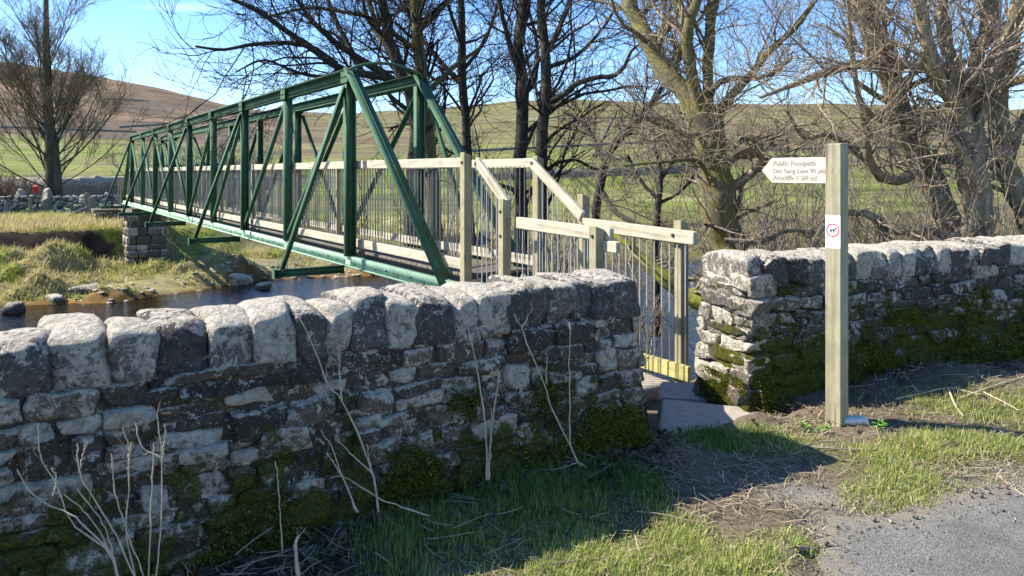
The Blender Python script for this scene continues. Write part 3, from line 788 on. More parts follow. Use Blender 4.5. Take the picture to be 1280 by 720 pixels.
# ------------------------------------------------------------------ steps and their railings
ZL = -.30                                    # landing level
SA, SB = d0*1.757, 6.42
near_r = thing('step_railing', 'timber railing with steel bars beside the steps, three chamfered posts, behind the long wall', 'railing', B(SB, RNR, ZL), 'railings beside the bridge steps')
far_r = thing('step_railing', 'timber railing with yellow bottom board seen through the gap, its top rail ending rounded', 'railing', B(SB, RFR, ZL), 'railings beside the bridge steps')
def post(parent, p, z0, z1, w=.10):
    bm = bmesh.new(); bmesh.ops.create_cube(bm, size=1)
    L = z1-z0
    for v in bm.verts:
        v.co = Vector((v.co.x*L, v.co.y*w, v.co.z*w))
    for v in bm.verts:                       # weathered top cut on a slant towards the river
        if v.co.x > 0 and v.co.z < 0: v.co.x -= .035
    bmesh.ops.bevel(bm, geom=bm.edges[:], offset=.006, segments=1, affect='EDGES')
    me = bpy.data.meshes.new('post'); bm.to_mesh(me); bm.free()
    return link('post', me, M_post, parent, frame(p+UP*z0, p+UP*z1, BD))
def rail(parent, p0, p1, w=.045, h=.115, round_end=False, mat=None):
    o = beam('rail', p0, p1, w, h, mat or M_rail, parent, BN, .008)
    if round_end:
        L = (p1-p0).length; bm = bmesh.new(); bm.from_mesh(o.data)
        me = bpy.data.meshes.new('rail')
        for v in bm.verts:
            if v.co.x < -L/2+.02: v.co.x += .05*(abs(v.co.z)/(h/2))**2
        bm.to_mesh(me); bm.free(); me.materials.append(mat or M_rail); o.data = me
    return o
zA, zB_, zC = 1.83, 1.335, 1.14
# near (wall) side
post(near_r, B(SA, RNR-.05, 0), -.35, zA); post(near_r, B(SB, RNR-.05, 0), -.4, zB_); post(near_r, B(4.96, RNR-.05, 0), -.4, zC)
rail(near_r, B(SA-.10, RNR+.03, HZ+.02), B(SB+.06, RNR+.03, 1.27), .05, .11)
rail(near_r, B(4.85, RNR+.03, 1.06), B(SB-.12, RNR+.03, 1.09), .05, .12)
rail(near_r, B(4.70, RNR+.0, .965), B(4.93, RNR+.0, .965), .05, .10, True)
# river side
fD, fE, fF = d0*1.725, 6.24, 4.83
post(far_r, B(fD, RFR+.05, 0), -.35, 1.80); post(far_r, B(fE, RFR+.05, 0), -.4, 1.37); post(far_r, B(fF, RFR+.05, 0), -.5, 1.165)
rail(far_r, B(fD+.02, RFR-.03, HZ+.01), B(fE-.08, RFR-.03, 1.13), .05, .115)
rail(far_r, B(4.54, RFR-.03, 1.015), B(fE-.10, RFR-.03, 1.06), .05, .125, True)
for k in range(6):                           # short boards nailed side by side along the foot
    s0 = 4.66+k*.125
    beam('foot_board', B(s0, RFR-.02, -.21), B(s0+.118, RFR-.02, -.21), .04, .14, M_toe, far_r, BN)
def bars(parent, s0, s1, d, zlo, zhi):
    s = s0; cache = {}
    while s < s1:
        f = (s-s0)/(s1-s0); z0, z1 = zlo(s), zhi(s); L = round(z1-z0, 2)
        if L not in cache:
            q = bmesh.new(); bmesh.ops.create_cone(q, segments=6, radius1=.0068, radius2=.0068, depth=L, cap_ends=True)
            me = bpy.data.meshes.new('bar'); q.to_mesh(me); q.free(); me.materials.append(M_bar); cache[L] = me
        link('bar', cache[L], M_bar, parent, Matrix.Translation(B(s, d, (z0+z1)/2))); s += .098
st = lambda s: float(np.interp(s, [SB, SA], [-.26, .5]))
bars(near_r, 4.98+.05, SB-.05, RNR+.03, lambda s: -.2, lambda s: 1.03)
bars(near_r, SB+.08, SA-.05, RNR+.03, lambda s: st(s)+.02, lambda s: float(np.interp(s, [SB, SA], [1.25, 1.70])))
bars(far_r, 4.70, fE-.1, RFR-.03, lambda s: -.2, lambda s: .98)
bars(far_r, fE+.05, fD-.05, RFR-.03, lambda s: st(s)+.02, lambda s: float(np.interp(s, [fE, fD], [1.05, 1.68])))
beam('foot_board', B(SB, RFR-.03, -.16), B(5.42, RFR-.03, -.16), .035, .12, M_rail, far_r, BN)
beam('foot_board', B(SB-.1, RNR+.03, -.16), B(5.0, RNR+.03, -.16), .035, .12, M_rail, near_r, BN)
steps = thing('bridge_steps', 'short flight of timber steps rising to the bridge deck between railings', 'steps', B(SB, (RNR+RFR)/2, ZL))
for d in (RNR+.10, RFR-.10):
    beam('stringer', B(SB-.05, d, -.30), B(SA+.02, d, .34), .05, .2, M_rail, steps, BN)
for k in range(4):
    f = (k+.5)/4; s_ = SB+(SA-SB)*f; z_ = -.26+.68*f
    beam('tread', B(s_, RNR+.13, z_), B(s_, RFR-.13, z_), .22, .04, M_deck, steps, BD)
bmesh_bolt = box_mesh('bolt', .03, .03, .018, .008)
for par, pts in ((near_r, [(SA, RNR-.105, HZ), (SB, RNR-.105, 1.20), (4.96, RNR-.105, 1.05), (SB, RNR-.105, .95)]), (far_r, [(fD-.02, RFR-.062, HZ+.0), (fE-.12, RFR-.062, 1.05), (fF, RFR-.062, 1.03)])):
    for (s_, d_, z_) in pts: link('bolt', bmesh_bolt, M_bolt, par, frame(B(s_-.01, d_, z_), B(s_+.01, d_, z_), UP))
# concrete seat under the near end of the bridge
tag(link('concrete_block', box_mesh('concrete_block', .9, 1.5, 2.4, .02), M_slab, None, frame(B(8.0, DN+.1, -1.15), B(8.0, DF-.1, -1.15), BD)), 'concrete block carrying the near end of the green bridge', 'concrete block')
land = thing('landing', 'flat stone landing at the foot of the bridge steps', 'landing', B(5.6, (RNR+RFR)/2, -.45))
for k in range(3):
    me = stone_mesh('flagstone', .56, RFR-RNR-.02, .14, (6, 6, 2), .15, .04, .02)
    put_stone('flagstone', me, M_slab, land, B(4.75, RNR+.02, 0), (BD.x, BD.y), (-BN.x, -BN.y), .28+k*.57, -.36, -(RFR-RNR)/2)

# flagstones in the gap
def slab(label, pts, z0, z1):
    bm = bmesh.new(); vs = [bm.verts.new((x, y, z1)) for x, y in pts]; f = bm.faces.new(vs)
    bmesh.ops.recalc_face_normals(bm, faces=[f])
    if f.normal.z < 0: f.normal_flip()
    r = bmesh.ops.extrude_face_region(bm, geom=[f]); 
    for g in r['geom']:
        if isinstance(g, bmesh.types.BMVert): g.co.z = z0
    bmesh.ops.recalc_face_normals(bm, faces=bm.faces[:])
    bmesh.ops.bevel(bm, geom=bm.edges[:], offset=.012, segments=2, affect='EDGES')
    me = bpy.data.meshes.new('step_slab'); bm.to_mesh(me); bm.free()
    o = link('step_slab', me, M_slab); return tag(o, label, 'stone slab', 'slabs in the gap')
q = lambda x, y, z: tuple(W(x, y, z))
slab('grey threshold slab in the gap, sun along its far edge', [q(822, 548, .02), q(868, 547, .02), q(943, 522, .02), q(925, 508, .02), q(828, 498, .02)], -.12, .02)
slab('sunlit slab behind the threshold slab, nearer the railing', [q(822, 499, -.06), q(930, 505, -.06), q(880, 480, -.06), q(826, 478, -.06)], -.25, -.05)

# ------------------------------------------------------------------ fingerpost
pc = P(1046, 400, 4.64); pc.z = 0
n1 = Vector((math.cos(math.radians(220.5)), math.sin(math.radians(220.5)), 0)); n2 = Vector((-n1.y, n1.x, 0))
fp = thing('fingerpost', 'square timber footpath signpost with one pale pointing board and a dog sticker', 'signpost', (pc.x, pc.y, 0))
bm = bmesh.new(); bmesh.ops.create_cube(bm, size=1)
for v in bm.verts: v.co = Vector(((v.co.x+.5)*2.05-.27, v.co.y*.1, v.co.z*.1))
for v in bm.verts:
    if v.co.x > 1 and v.co.y < 0: v.co.x += .006
bmesh.ops.bevel(bm, geom=bm.edges[:], offset=.004, segments=1, affect='EDGES')
me = bpy.data.meshes.new('post'); bm.to_mesh(me); bm.free()
M = Matrix((UP, n1, UP.cross(n1))).transposed().to_4x4(); M.translation = pc
link('post', me, M_sign, fp, M)
# the board points away along -n2
prof = [(.0, -.083), (.38, -.083), (.455, .0), (.38, .083), (.0, .083)]
cx = pc-n2*.046+n1*.012+UP*1.615
Mb = Matrix((-n2, UP, n1)).transposed().to_4x4(); Mb.translation = cx
bm = bmesh.new(); vs = [bm.verts.new((x, y, .016)) for x, y in prof]; vb = [bm.verts.new((x, y, -.016)) for x, y in prof]
bm.faces.new(vs); bm.faces.new(vb[::-1])
for i in range(5): bm.faces.new((vs[i], vb[i], vb[(i+1) % 5], vs[(i+1) % 5]))
bmesh.ops.recalc_face_normals(bm, faces=bm.faces[:])
bmesh.ops.bevel(bm, geom=bm.edges[:], offset=.003, segments=1, affect='EDGES')
me = bpy.data.meshes.new('finger_board'); bm.to_mesh(me); bm.free()
fb_o = link('finger_board', me, M_board, fp, Mb)
def lettering(txt, size, x0, y0, parent):
    cu = bpy.data.curves.new('t', 'FONT'); cu.body = txt; cu.size = size; cu.extrude = .0012; cu.resolution_u = 2; cu.offset = .0006
    to = bpy.data.objects.new('t', cu); C.objects.link(to); bpy.context.view_layer.update()
    dg = bpy.context.evaluated_depsgraph_get(); me = bpy.data.meshes.new_from_object(to.evaluated_get(dg)); bpy.data.objects.remove(to)
    me.name = 'lettering'; me.materials.clear(); me.materials.append(M_letter)
    Mt = Matrix((n2, UP, n1)).transposed().to_4x4(); Mt.translation = cx-n2*x0+UP*y0+n1*.0165
    o = link('lettering', me, M_letter, parent, Mt); return o
lettering('Public Footpath', .047, .372, .032, fb_o)
lettering('Out Gang Lane 90 yds', .040, .375, -.016, fb_o)
lettering('Arncliffe 1 3/4 ml', .043, .372, -.062, fb_o)
# sticker
Ms = Matrix((n2, UP, n1)).transposed().to_4x4(); Ms.translation = pc+n1*.0508+UP*1.235
st_o = link('sticker', box_mesh('sticker', .094, .205, .002, 0), M_white, fp, Ms)
def flat(name, polys, mat, parent, dz, off=(0, 0)):
    V, F = [], []
    for pl in polys:
        b = len(V); V += [(x+off[0], y+off[1], dz+len(F)*.00002) for x, y in pl]; F.append(list(range(b, b+len(pl))))
    me = bpy.data.meshes.new(name); me.from_pydata(V, [], F); me.update()
    return link(name, me, mat, parent, Ms)
ang = np.linspace(0, 2*math.pi, 33)
ring = [[(math.cos(a)*.042, math.sin(a)*.042), (math.cos(b)*.042, math.sin(b)*.042), (math.cos(b)*.034, math.sin(b)*.034), (math.cos(a)*.034, math.sin(a)*.034)] for a, b in zip(ang[:-1], ang[1:])]
flat('ring', ring, M_ringred, st_o, .0016, (0, .01))
dog = [[(-.018, -.002), (.010, -.001), (.012, .007), (-.017, .006)], [(.008, .002), (.014, .0), (.020, .016), (.012, .017)], [(.012, .010), (.026, .010), (.026, .015), (.019, .018), (.012, .017)],
       [(-.017, .006), (-.021, .018), (-.023, .017), (-.020, .003)], [(-.018, -.002), (-.011, -.002), (-.013, -.016), (-.018, -.016)], [(-.010, -.002), (-.006, -.002), (-.004, -.016), (-.008, -.016)],
       [(.002, -.001), (.006, -.001), (.004, -.016), (.0, -.016)], [(.006, -.001), (.011, .0), (.013, -.016), (.009, -.016)]]
flat('dog_symbol', dog, M_black, st_o, .0017, (0, .010))
flat('print_line', [[(-.036, -.056), (.036, -.056), (.036, -.052), (-.036, -.052)], [(-.030, -.068), (.030, -.068), (.030, -.064), (-.030, -.064)]], M_letter, st_o, .0016)

# ------------------------------------------------------------------ trees
def limb(pts, Y, n=14, dY=0.):
    # rows (px, py, width_px[, depth offset]) traced from the photograph, turned into points in space
    r = []
    for k, p in enumerate(pts):
        yy = Y+(p[3] if len(p) > 3 else dY*k/(len(pts)-1))
        v = P(p[0], p[1], yy); r.append((v.x, v.y, v.z, p[2]*yy/FPX/2))
    s = spline(r, n); return s[:, :3], np.maximum(s[:, 3], .002)
def wig(Pp, R, a=.10):                         # knots and slight bends
    Pp = Pp.copy(); n = len(Pp)
    Pp[1:-1] += rng.normal(size=(n-2, 3))*R[1:-1, None]*a
    return Pp, R*(1+.05*rng.normal(size=n))
def make_tree(name, label, limbs, Y, seed, base_z, levels, mb, mt, rootflare=1.5, group='bare trees along the river', cat='bare tree', kt=8, drop=True):
    global rng
    rng = np.random.default_rng(seed)
    L = []
    for k, l in enumerate(limbs):
        pts, dY = (l if isinstance(l, tuple) else (l, 0.))
        L.append(wig(*limb(pts, Y, 16, dY)))
    b = L[0][0][0].copy(); r0 = L[0][1][0]
    root = thing(name, label, cat, (b[0], b[1], base_z), group)
    tk = Tubes()
    for k, (p, r) in enumerate(L): tk.add(p, r, kt)
    # trunk foot down into the ground
    f = np.array([(b[0], b[1], base_z-.3), (b[0], b[1], base_z+.1), (b[0], b[1], base_z+.5*(b[2]-base_z)), tuple(b)])
    tk.add(spline(f, 8), np.linspace(r0*rootflare, r0, 8), kt+2)
    Pp = np.array([p for p, r in L]); R = np.array([r for p, r in L])
    cr = Tubes(); first = True
    for (cnt, ln, ang, nseg, wander, up, rr, t0, t1, rmin, k) in levels:
        if first: ln_ = np.array([np.linalg.norm(np.diff(p, axis=0), axis=1).sum() for p in Pp]); c = np.maximum(1, (cnt*ln_/ln_.mean()+rng.random(len(ln_))).astype(int)); 
        else: c = cnt
        Pp, R = grow(Pp, R, c, ln, ang, nseg, wander, up, rr, t0, t1, rmin)
        if first and rr > .4: (tk if k > 4 else cr).add(Pp, R, k)
        else: cr.add(Pp, R, k)
        first = False
    link('trunk', tk.mesh('trunk'), mb, root); link('crown', cr.mesh('crown'), mt, root)
    return root
def lv(cnt, ln, ang=(.5, 1.1), nseg=5, wander=.22, up=.05, rr=.5, t0=.2, t1=1., rmin=.004, k=4):
    return (cnt, ln, ang, nseg, wander, up, rr, t0, t1, rmin, k)

# the mossy tree behind the gap
make_tree('mossy_tree', 'mossy forked tree rising behind the gap between the two stone walls', [
    [(918, 345, 50), (908, 300, 46), (897, 240, 42), (888, 190, 42), (880, 148, 46)],
    ([(882, 165, 30), (858, 118, 25), (832, 92, 25), (815, 60, 24), (800, 30, 22), (786, 0, 20), (770, -80, 16), (760, -190, 8)], 1.2),
    ([(882, 160, 20), (868, 110, 16), (860, 70, 16), (860, 30, 15), (876, -10, 12), (880, -90, 9), (870, -190, 4)], -.6),
    ([(862, 40, 12), (850, 10, 11), (832, -20, 9), (815, -90, 5)], .8),
    ([(884, 160, 18), (885, 110, 13), (886, 60, 14), (890, 20, 13), (897, -40, 11), (905, -160, 5)], .5),
    ([(886, 150, 14), (910, 125, 11), (940, 92, 10), (965, 60, 9), (1000, 28, 6), (1040, -30, 3)], -1.0),
    ([(886, 115, 8), (905, 100, 8), (935, 98, 7), (965, 92, 6), (990, 72, 4)], -.8),
    ([(884, 160, 9), (862, 170, 8), (840, 160, 6), (815, 152, 5), (795, 143, 3)], -.9),
    ([(898, 255, 8), (880, 210, 6), (865, 200, 5), (835, 202, 4), (780, 207, 3)], -1.2),
], 10.2, 101, -1.6, [lv(10, (.5, 1.9), rr=.32, rmin=.008, k=5, t0=.15), lv(6, (.4, 1.4), rmin=.005, k=3), lv(5, (.25, .9), nseg=4, rmin=.0035, k=3)], M_bark_moss, M_twig_m)

# right-hand multi-stemmed trees behind the second wall
make_tree('leaning_tree', 'slender tan tree leaning behind the wall just beyond the signpost', [
    [(1200, 315, 38), (1188, 275, 35), (1168, 232, 32), (1140, 180, 30), (1118, 120, 28), (1103, 70, 28), (1080, 10, 26), (1055, -60, 20), (1040, -180, 10)],
    ([(1112, 85, 14), (1085, 80, 12), (1055, 83, 11), (1020, 95, 10), (980, 110, 6), (950, 122, 3)], -1.0),
    ([(1105, 75, 10), (1090, 40, 9), (1070, 25, 8), (1062, -10, 6), (1050, -60, 3)], .8),
    ([(1128, 150, 8), (1100, 150, 8), (1075, 125, 7), (1065, 60, 6), (1060, 0, 4)], -1.0),
    ([(1190, 198, 13), (1160, 205, 13), (1130, 222, 14), (1108, 224, 13), (1090, 208, 12), (1083, 185, 10), (1082, 150, 9), (1072, 120, 5)], -.9),
    ([(1095, 212, 9), (1060, 180, 8), (1030, 168, 7), (1005, 172, 5), (985, 140, 4)], -.8),
    ([(1145, 190, 6), (1120, 130, 6), (1130, 80, 5), (1155, 20, 4), (1180, -40, 3)], -.8),
], 9.6, 102, -.4, [lv(11, (.6, 2.2), rr=.32, rmin=.008, k=5, t0=.15), lv(5, (.4, 1.4), rmin=.0045, k=3), lv(4, (.25, .9), nseg=4, rmin=.0032, k=3)], M_bark_tan, M_twig_t)
make_tree('coppiced_tree', 'thick multi-stemmed tree with yellow moss on its forks behind the second wall', [
    [(1226, 315, 42), (1222, 270, 38), (1216, 225, 36), (1212, 180, 36), (1210, 150, 36)],
    ([(1208, 165, 24), (1190, 122, 21), (1172, 100, 22), (1160, 60, 18), (1150, 10, 15), (1120, -60, 8)], -.7),
    ([(1206, 150, 17), (1190, 100, 16), (1172, 88, 16), (1150, 84, 12), (1120, 78, 8)], -.4),
    ([(1212, 160, 22), (1216, 110, 18), (1222, 70, 18), (1236, 30, 20), (1242, -20, 17), (1260, -120, 9)], .6),
    ([(1210, 140, 16), (1196, 90, 14), (1182, 55, 15), (1178, 10, 13), (1180, -60, 8)], .9),
    ([(1222, 140, 20), (1240, 90, 16), (1256, 55, 15), (1268, 15, 14), (1278, -30, 11), (1300, -120, 5)], -.3),
    ([(1216, 170, 14), (1240, 120, 10), (1275, 100, 10), (1310, 90, 6)], -.6),
], 9.0, 103, -.3, [lv(11, (.6, 2.2), rr=.32, rmin=.008, k=5, t0=.15), lv(5, (.4, 1.4), rmin=.0045, k=3), lv(4, (.25, .9), nseg=4, rmin=.0032, k=3)], M_bark_tan, M_twig_t)
make_tree('leaning_tree', 'tan trunk leaning inward at the picture edge behind the second wall', [
    [(1300, 310, 30), (1282, 270, 27), (1264, 220, 26), (1252, 180, 24), (1246, 130, 20), (1262, 60, 16), (1290, -20, 10)],
    ([(1262, 215, 12), (1275, 160, 10), (1300, 120, 8), (1320, 60, 4)], -.5),
    ([(1268, 235, 10), (1236, 200, 8), (1225, 150, 7), (1232, 110, 4)], -.5),
], 9.3, 104, -.3, [lv(8, (.5, 1.5), rr=.34, rmin=.007, k=5), lv(5, (.3, 1.0), rmin=.0045), lv(4, (.2, .6), nseg=4, rmin=.0032, k=3)], M_bark_tan, M_twig_t)

# suckers: whips standing round the foot of the coppiced trees
def whips(name, label, spots, seed, mat, h=(1.2, 2.6), per=9, lean=.25, cat='bare shrub', group=None, rb=.009, levels=None):
    global rng
    rng = np.random.default_rng(seed)
    x0, y0, z0 = np.mean([s for s in spots], axis=0)
    root = thing(name, label, cat, (x0, y0, z0), group)
    Ps, Rs = [], []
    for (x, y, z) in spots:
        for k in range(per):
            H = rng.uniform(*h); d = np.append(rng.normal(size=2)*lean, 1.); d /= np.linalg.norm(d)
            p = np.array((x+rng.normal()*.12, y+rng.normal()*.12, z-.05)); pts = [p]
            for s in range(9):
                d = d+rng.normal(size=3)*.10+np.array((0, 0, .03)); d /= np.linalg.norm(d); p = p+d*H/9; pts.append(p)
            Ps.append(pts); Rs.append(np.linspace(rb*rng.uniform(.6, 1.4), .003, 10))
    Pp, R = np.array(Ps), np.array(Rs)
    st = Tubes(); st.add(Pp, R, 5); link('stems', st.mesh('stems'), mat, root)
    tw = Tubes()
    for l in (levels or [lv(6, (.25, .8), rr=.55, rmin=.004, up=.12, k=3), lv(4, (.1, .35), nseg=3, rmin=.003, k=3)]):
        Pp, R = grow(Pp, R, *l[:-1]); tw.add(Pp, R, l[-1])
    tag(link('twigs', tw.mesh('twigs'), mat, root), kind='stuff')
    return root
sp = lambda *a: [(P(x, 300, Y).x, Y, z) for x, Y, z in a]
whips('sucker_shrub', 'tan suckers standing in front of the coppiced trunks', sp((1150, 8.4, -.1), (1180, 8.6, -.1), (1205, 8.3, -.1), (1240, 8.5, -.1), (1275, 8.4, -.1)), 201, M_twig_t, (1.2, 3.2), 6, .28)
G = 'bare brushwood on the river bank'
whips('brush_shrub', 'grey-brown brushwood between the step railing and the mossy tree', sp((700, 15, -1.8), (735, 14, -1.8), (770, 15, -2), (805, 13.5, -2)), 202, M_twig_m, (1.6, 3.4), 15, .5, group=G, rb=.014)
whips('brush_shrub', 'brushwood crowding the foot of the mossy tree', sp((905, 12.5, -1.6), (930, 11, -1.0), (950, 12, -1)), 203, M_twig_m, (1.4, 3.0), 15, .5, group=G, rb=.012)
whips('brush_shrub', 'tangled tan brush behind the wall under the pointing board', sp((965, 9.5, -.4), (1000, 10, -.5), (1030, 9.4, -.3)), 204, M_twig_t, (.9, 2.4), 15, .6, group=G, rb=.010)
whips('brush_shrub', 'low tangled brush between the signpost and the leaning trunk', sp((1075, 9, -.3), (1105, 9.6, -.3), (1140, 9.0, -.3), (1160, 10.5, -.3)), 205, M_twig_t, (.8, 2.2), 13, .65, group=G, rb=.010)
whips('brush_shrub', 'dark leafless scrub seen through the bridge railings', sp((560, 21, -2), (610, 22, -2), (650, 20, -2), (690, 21, -2)), 206, M_twig, (2.0, 4.2), 8, .5, group=G, rb=.02)
whips('sapling_clump', 'tall thin saplings screening the hillside between the twin trunks and the mossy tree', sp((700, 24, -2), (740, 26, -2), (780, 25, -2), (830, 24, -2)), 221, M_twig_m, (3.5, 6.5), 11, .4, group=G, rb=.022)
whips('sapling_clump', 'tall thin saplings screening the hillside behind the signpost board', sp((930, 20, -1.5), (970, 22, -1.5), (1010, 21, -1.5), (1070, 20, -1.5)), 222, M_twig_m, (3., 5.5), 11, .4, group=G, rb=.018)
whips('sapling_clump', 'tall thin saplings behind the bridge portal', sp((470, 26, -2), (520, 27, -2), (560, 27, -2), (610, 26, -2)), 223, M_twig, (3.5, 6.), 6, .4, group=G, rb=.022)
whips('brush_shrub', 'tall brush filling the gap between mossy tree and signpost', sp((925, 16, -1.0), (960, 15, -.8), (1000, 16, -.8), (1045, 15, -.8)), 207, M_twig_m, (1.6, 3.8), 12, .5, group=G, rb=.016)
whips('brush_shrub', 'brush behind the leaning trunks at the end of the second wall', sp((1100, 13, -.6), (1150, 14, -.6), (1200, 13, -.6), (1250, 12, -.5), (1285, 11, -.5)), 208, M_twig_m, (1.6, 3.0), 6, .4, group=G, rb=.014)

# mossy fallen trunk and low boughs over the water, seen through the gap
def log(name, label, pts, Y, mat, seed, dY=0., cat='fallen tree', lv_=None, mt=None):
    global rng
    rng = np.random.default_rng(seed)
    p, r = wig(*limb(pts, Y, 18, dY), a=.12)
    root = thing(name, label, cat, tuple(p[0]))
    t = Tubes(); t.add(p, r, 9); link('bole', t.mesh('bole'), mat, root)
    if lv_:
        tw = Tubes(); Pp, R = p[None], r[None]
        for l in lv_:
            Pp, R = grow(Pp, R, *l[:-1]); tw.add(Pp, R, l[-1])
        link('branches', tw.mesh('branches'), mt or mat, root)
    return root
log('toppled_tree', 'mossy trunk slanting down to the river, seen through the bars of the gap', [(765, 290, 7), (785, 305, 10), (812, 332, 15), (850, 362, 22), (880, 378, 24), (930, 400, 26)], 13.5, bark('moss_log', (.10, .09, .05), 1.2, (.26, .27, .03)), 301, -1., lv_=[lv(10, (.6, 1.6), rr=.3, rmin=.006), lv(4, (.3, .8), rmin=.004)], mt=M_twig_m)
log('low_bough', 'pale bough arching behind the second wall near the signpost', [(1010, 320, 6), (1035, 275, 9), (1070, 265, 10), (1098, 275, 10), (1110, 300, 11), (1112, 330, 12)], 8.8, M_bark_tan, 302, cat='bough', lv_=[lv(14, (.3, 1.0), rr=.4, rmin=.005, ang=(.6, 1.4)), lv(4, (.2, .5), rmin=.004)], mt=M_twig_t)
log('low_bough', 'pale mossy branch lying level behind the wall below the leaning trunk', [(1108, 288, 9), (1135, 290, 10), (1165, 288, 11), (1195, 300, 12)], 8.7, M_bark_tan, 303, cat='bough', lv_=[lv(9, (.3, .9), rr=.4, rmin=.005), lv(4, (.2, .5), rmin=.004)], mt=M_twig_t)
log('low_bough', 'bleached branch running out from the mossy trunk towards the second wall', [(905, 300, 6), (950, 302, 7), (985, 288, 6), (1020, 292, 6)], 9.4, M_bark_tan, 304, cat='bough', lv_=[lv(12, (.3, .9), rr=.45, rmin=.005), lv(4, (.2, .5), rmin=.004)], mt=M_twig_t)

# dark trees beyond the bridge
mid = [lv(9, (1.2, 3.8), rr=.36, rmin=.018, k=5, t0=.12, up=.04), lv(6, (.9, 2.5), rmin=.011, k=3), lv(5, (.5, 1.5), nseg=4, rmin=.0075, k=3)]
make_tree('riverside_tree', 'stout dark trunk directly behind the near end of the bridge', [
    [(548, 345, 24), (544, 290, 22), (538, 200, 20), (533, 130, 18), (527, 83, 17), (522, 50, 16), (519, 0, 15), (515, -80, 11), (520, -200, 5)],
    ([(530, 110, 11), (505, 92, 10), (490, 70, 9), (470, 30, 7), (455, -20, 6), (440, -90, 3)], 1.5),
    ([(524, 65, 8), (500, 48, 7), (468, 25, 6), (430, 15, 5), (385, 10, 4), (330, 22, 3)], -2.),
    ([(522, 40, 8), (560, 0, 6), (590, -60, 4)], 2.),
    ([(530, 120, 8), (556, 95, 7), (566, 85, 6), (600, 60, 4)], 1.),
], 21, 111, -2.2, mid, M_bark_moss, M_twig)
make_tree('riverside_tree', 'spreading tree behind the bridge arch with long boughs sweeping over the truss', [
    [(512, 345, 20), (515, 250, 18), (520, 170, 17), (515, 120, 16), (500, 90, 15), (490, 60, 14), (482, 25, 13), (474, -20, 11), (470, -120, 5)],
    ([(510, 112, 11), (480, 92, 10), (440, 68, 9), (410, 45, 8), (385, 20, 6), (360, -20, 4)], -1.5),
    ([(505, 105, 10), (470, 95, 9), (427, 87, 9), (390, 60, 8), (357, 38, 7), (320, 12, 6), (270, -8, 4), (230, -15, 3)], -3.),
    ([(420, 80, 8), (390, 60, 7), (360, 54, 6), (320, 55, 5), (280, 62, 4), (245, 58, 3)], -3.5),
    ([(450, 85, 9), (430, 47, 7), (415, 15, 6), (400, -30, 4)], 1.),
    ([(425, 88, 6), (400, 96, 5), (365, 88, 4), (330, 75, 3), (295, 90, 2)], -3.),
    ([(495, 75, 7), (470, 40, 6), (455, 10, 5), (452, -60, 3)], 2.),
], 20, 112, -2.2, mid, M_bark, M_twig)
make_tree('riverside_tree', 'thin straight trunk between the stout trunk and the twin trunks', [
    [(588, 340, 14), (586, 260, 13), (583, 180, 12), (581, 130, 11), (577, 100, 11), (578, 60, 10), (576, 10, 9), (574, -80, 6), (576, -170, 3)],
    ([(578, 105, 8), (555, 82, 7), (535, 58, 6), (515, 30, 5), (500, -20, 3)], 1.),
    ([(578, 60, 6), (565, 20, 5), (545, -30, 3)], -1.),
    ([(577, 90, 5), (600, 60, 5), (618, 20, 4), (630, -40, 2)], 1.),
], 23, 113, -2.2, mid, M_bark, M_twig)
make_tree('riverside_tree', 'twin trunk with the sharper fork beyond the bridge portal, before the olive hill', [
    [(652, 340, 18), (651, 260, 17), (650, 193, 16), (655, 117, 15), (648, 73, 14), (653, 20, 13), (656, -20, 11), (650, -140, 5)],
    ([(652, 95, 8), (638, 60, 7), (628, 20, 6), (615, -40, 4)], -1.),
    ([(655, 120, 7), (668, 100, 6), (672, 60, 5), (660, 10, 4)], 1.),
], 18.5, 114, -2.0, mid, M_bark, M_twig)
make_tree('riverside_tree', 'dark trunk throwing a long zigzag bough out towards the mossy tree', [
    [(674, 340, 17), (675, 260, 16), (678, 187, 15), (682, 123, 14), (682, 67, 13), (677, 20, 12), (676, -30, 10), (690, -140, 5)],
    ([(681, 128, 8), (705, 118, 8), (722, 104, 7), (745, 97, 6), (765, 95, 6), (780, 85, 5), (788, 65, 4), (800, 55, 3)], -1.5),
    ([(680, 70, 8), (695, 45, 7), (705, 20, 6), (715, -10, 5), (740, -60, 3)], 1.),
    ([(682, 85, 6), (720, 70, 5), (750, 40, 4), (770, 10, 3)], 1.2),
], 18, 115, -2.0, mid, M_bark, M_twig)
make_tree('riverside_tree', 'dark leaning stem crossing the olive hillside left of the mossy tree', [
    [(745, 260, 12), (756, 210, 11), (763, 187, 11), (785, 162, 10), (807, 140, 10), (818, 124, 8), (835, 95, 6), (845, 60, 4)],
    ([(757, 205, 7), (740, 170, 6), (725, 150, 5), (705, 140, 4)], 1.),
    ([(800, 147, 6), (830, 150, 5), (850, 160, 4)], 1.),
    ([(752, 240, 8), (770, 265, 7), (800, 282, 5)], -1.),
], 16.5, 116, -2.0, [lv(7, (.8, 2.4), rr=.36, rmin=.012, k=5), lv(5, (.5, 1.6), rmin=.008, k=3), lv(4, (.3, .9), nseg=4, rmin=.006, k=3)], M_bark, M_twig)
make_tree('young_tree', 'small dark forked tree on the field side of the brush, below the ridge', [
    [(820, 300, 9), (822, 260, 8), (826, 225, 7), (823, 200, 6), (815, 175, 4)],
    ([(825, 225, 6), (838, 205, 5), (850, 180, 3)], .5),
    ([(822, 255, 5), (850, 240, 4), (872, 215, 3)], .5),
    ([(823, 250, 5), (800, 225, 4), (785, 195, 3)], .5),
], 16, 117, -1.6, [lv(7, (.6, 1.8), rr=.4, rmin=.01, k=4), lv(5, (.4, 1.2), rmin=.007, k=3), lv(3, (.3, .8), nseg=4, rmin=.005, k=3)], M_bark, M_twig_m)

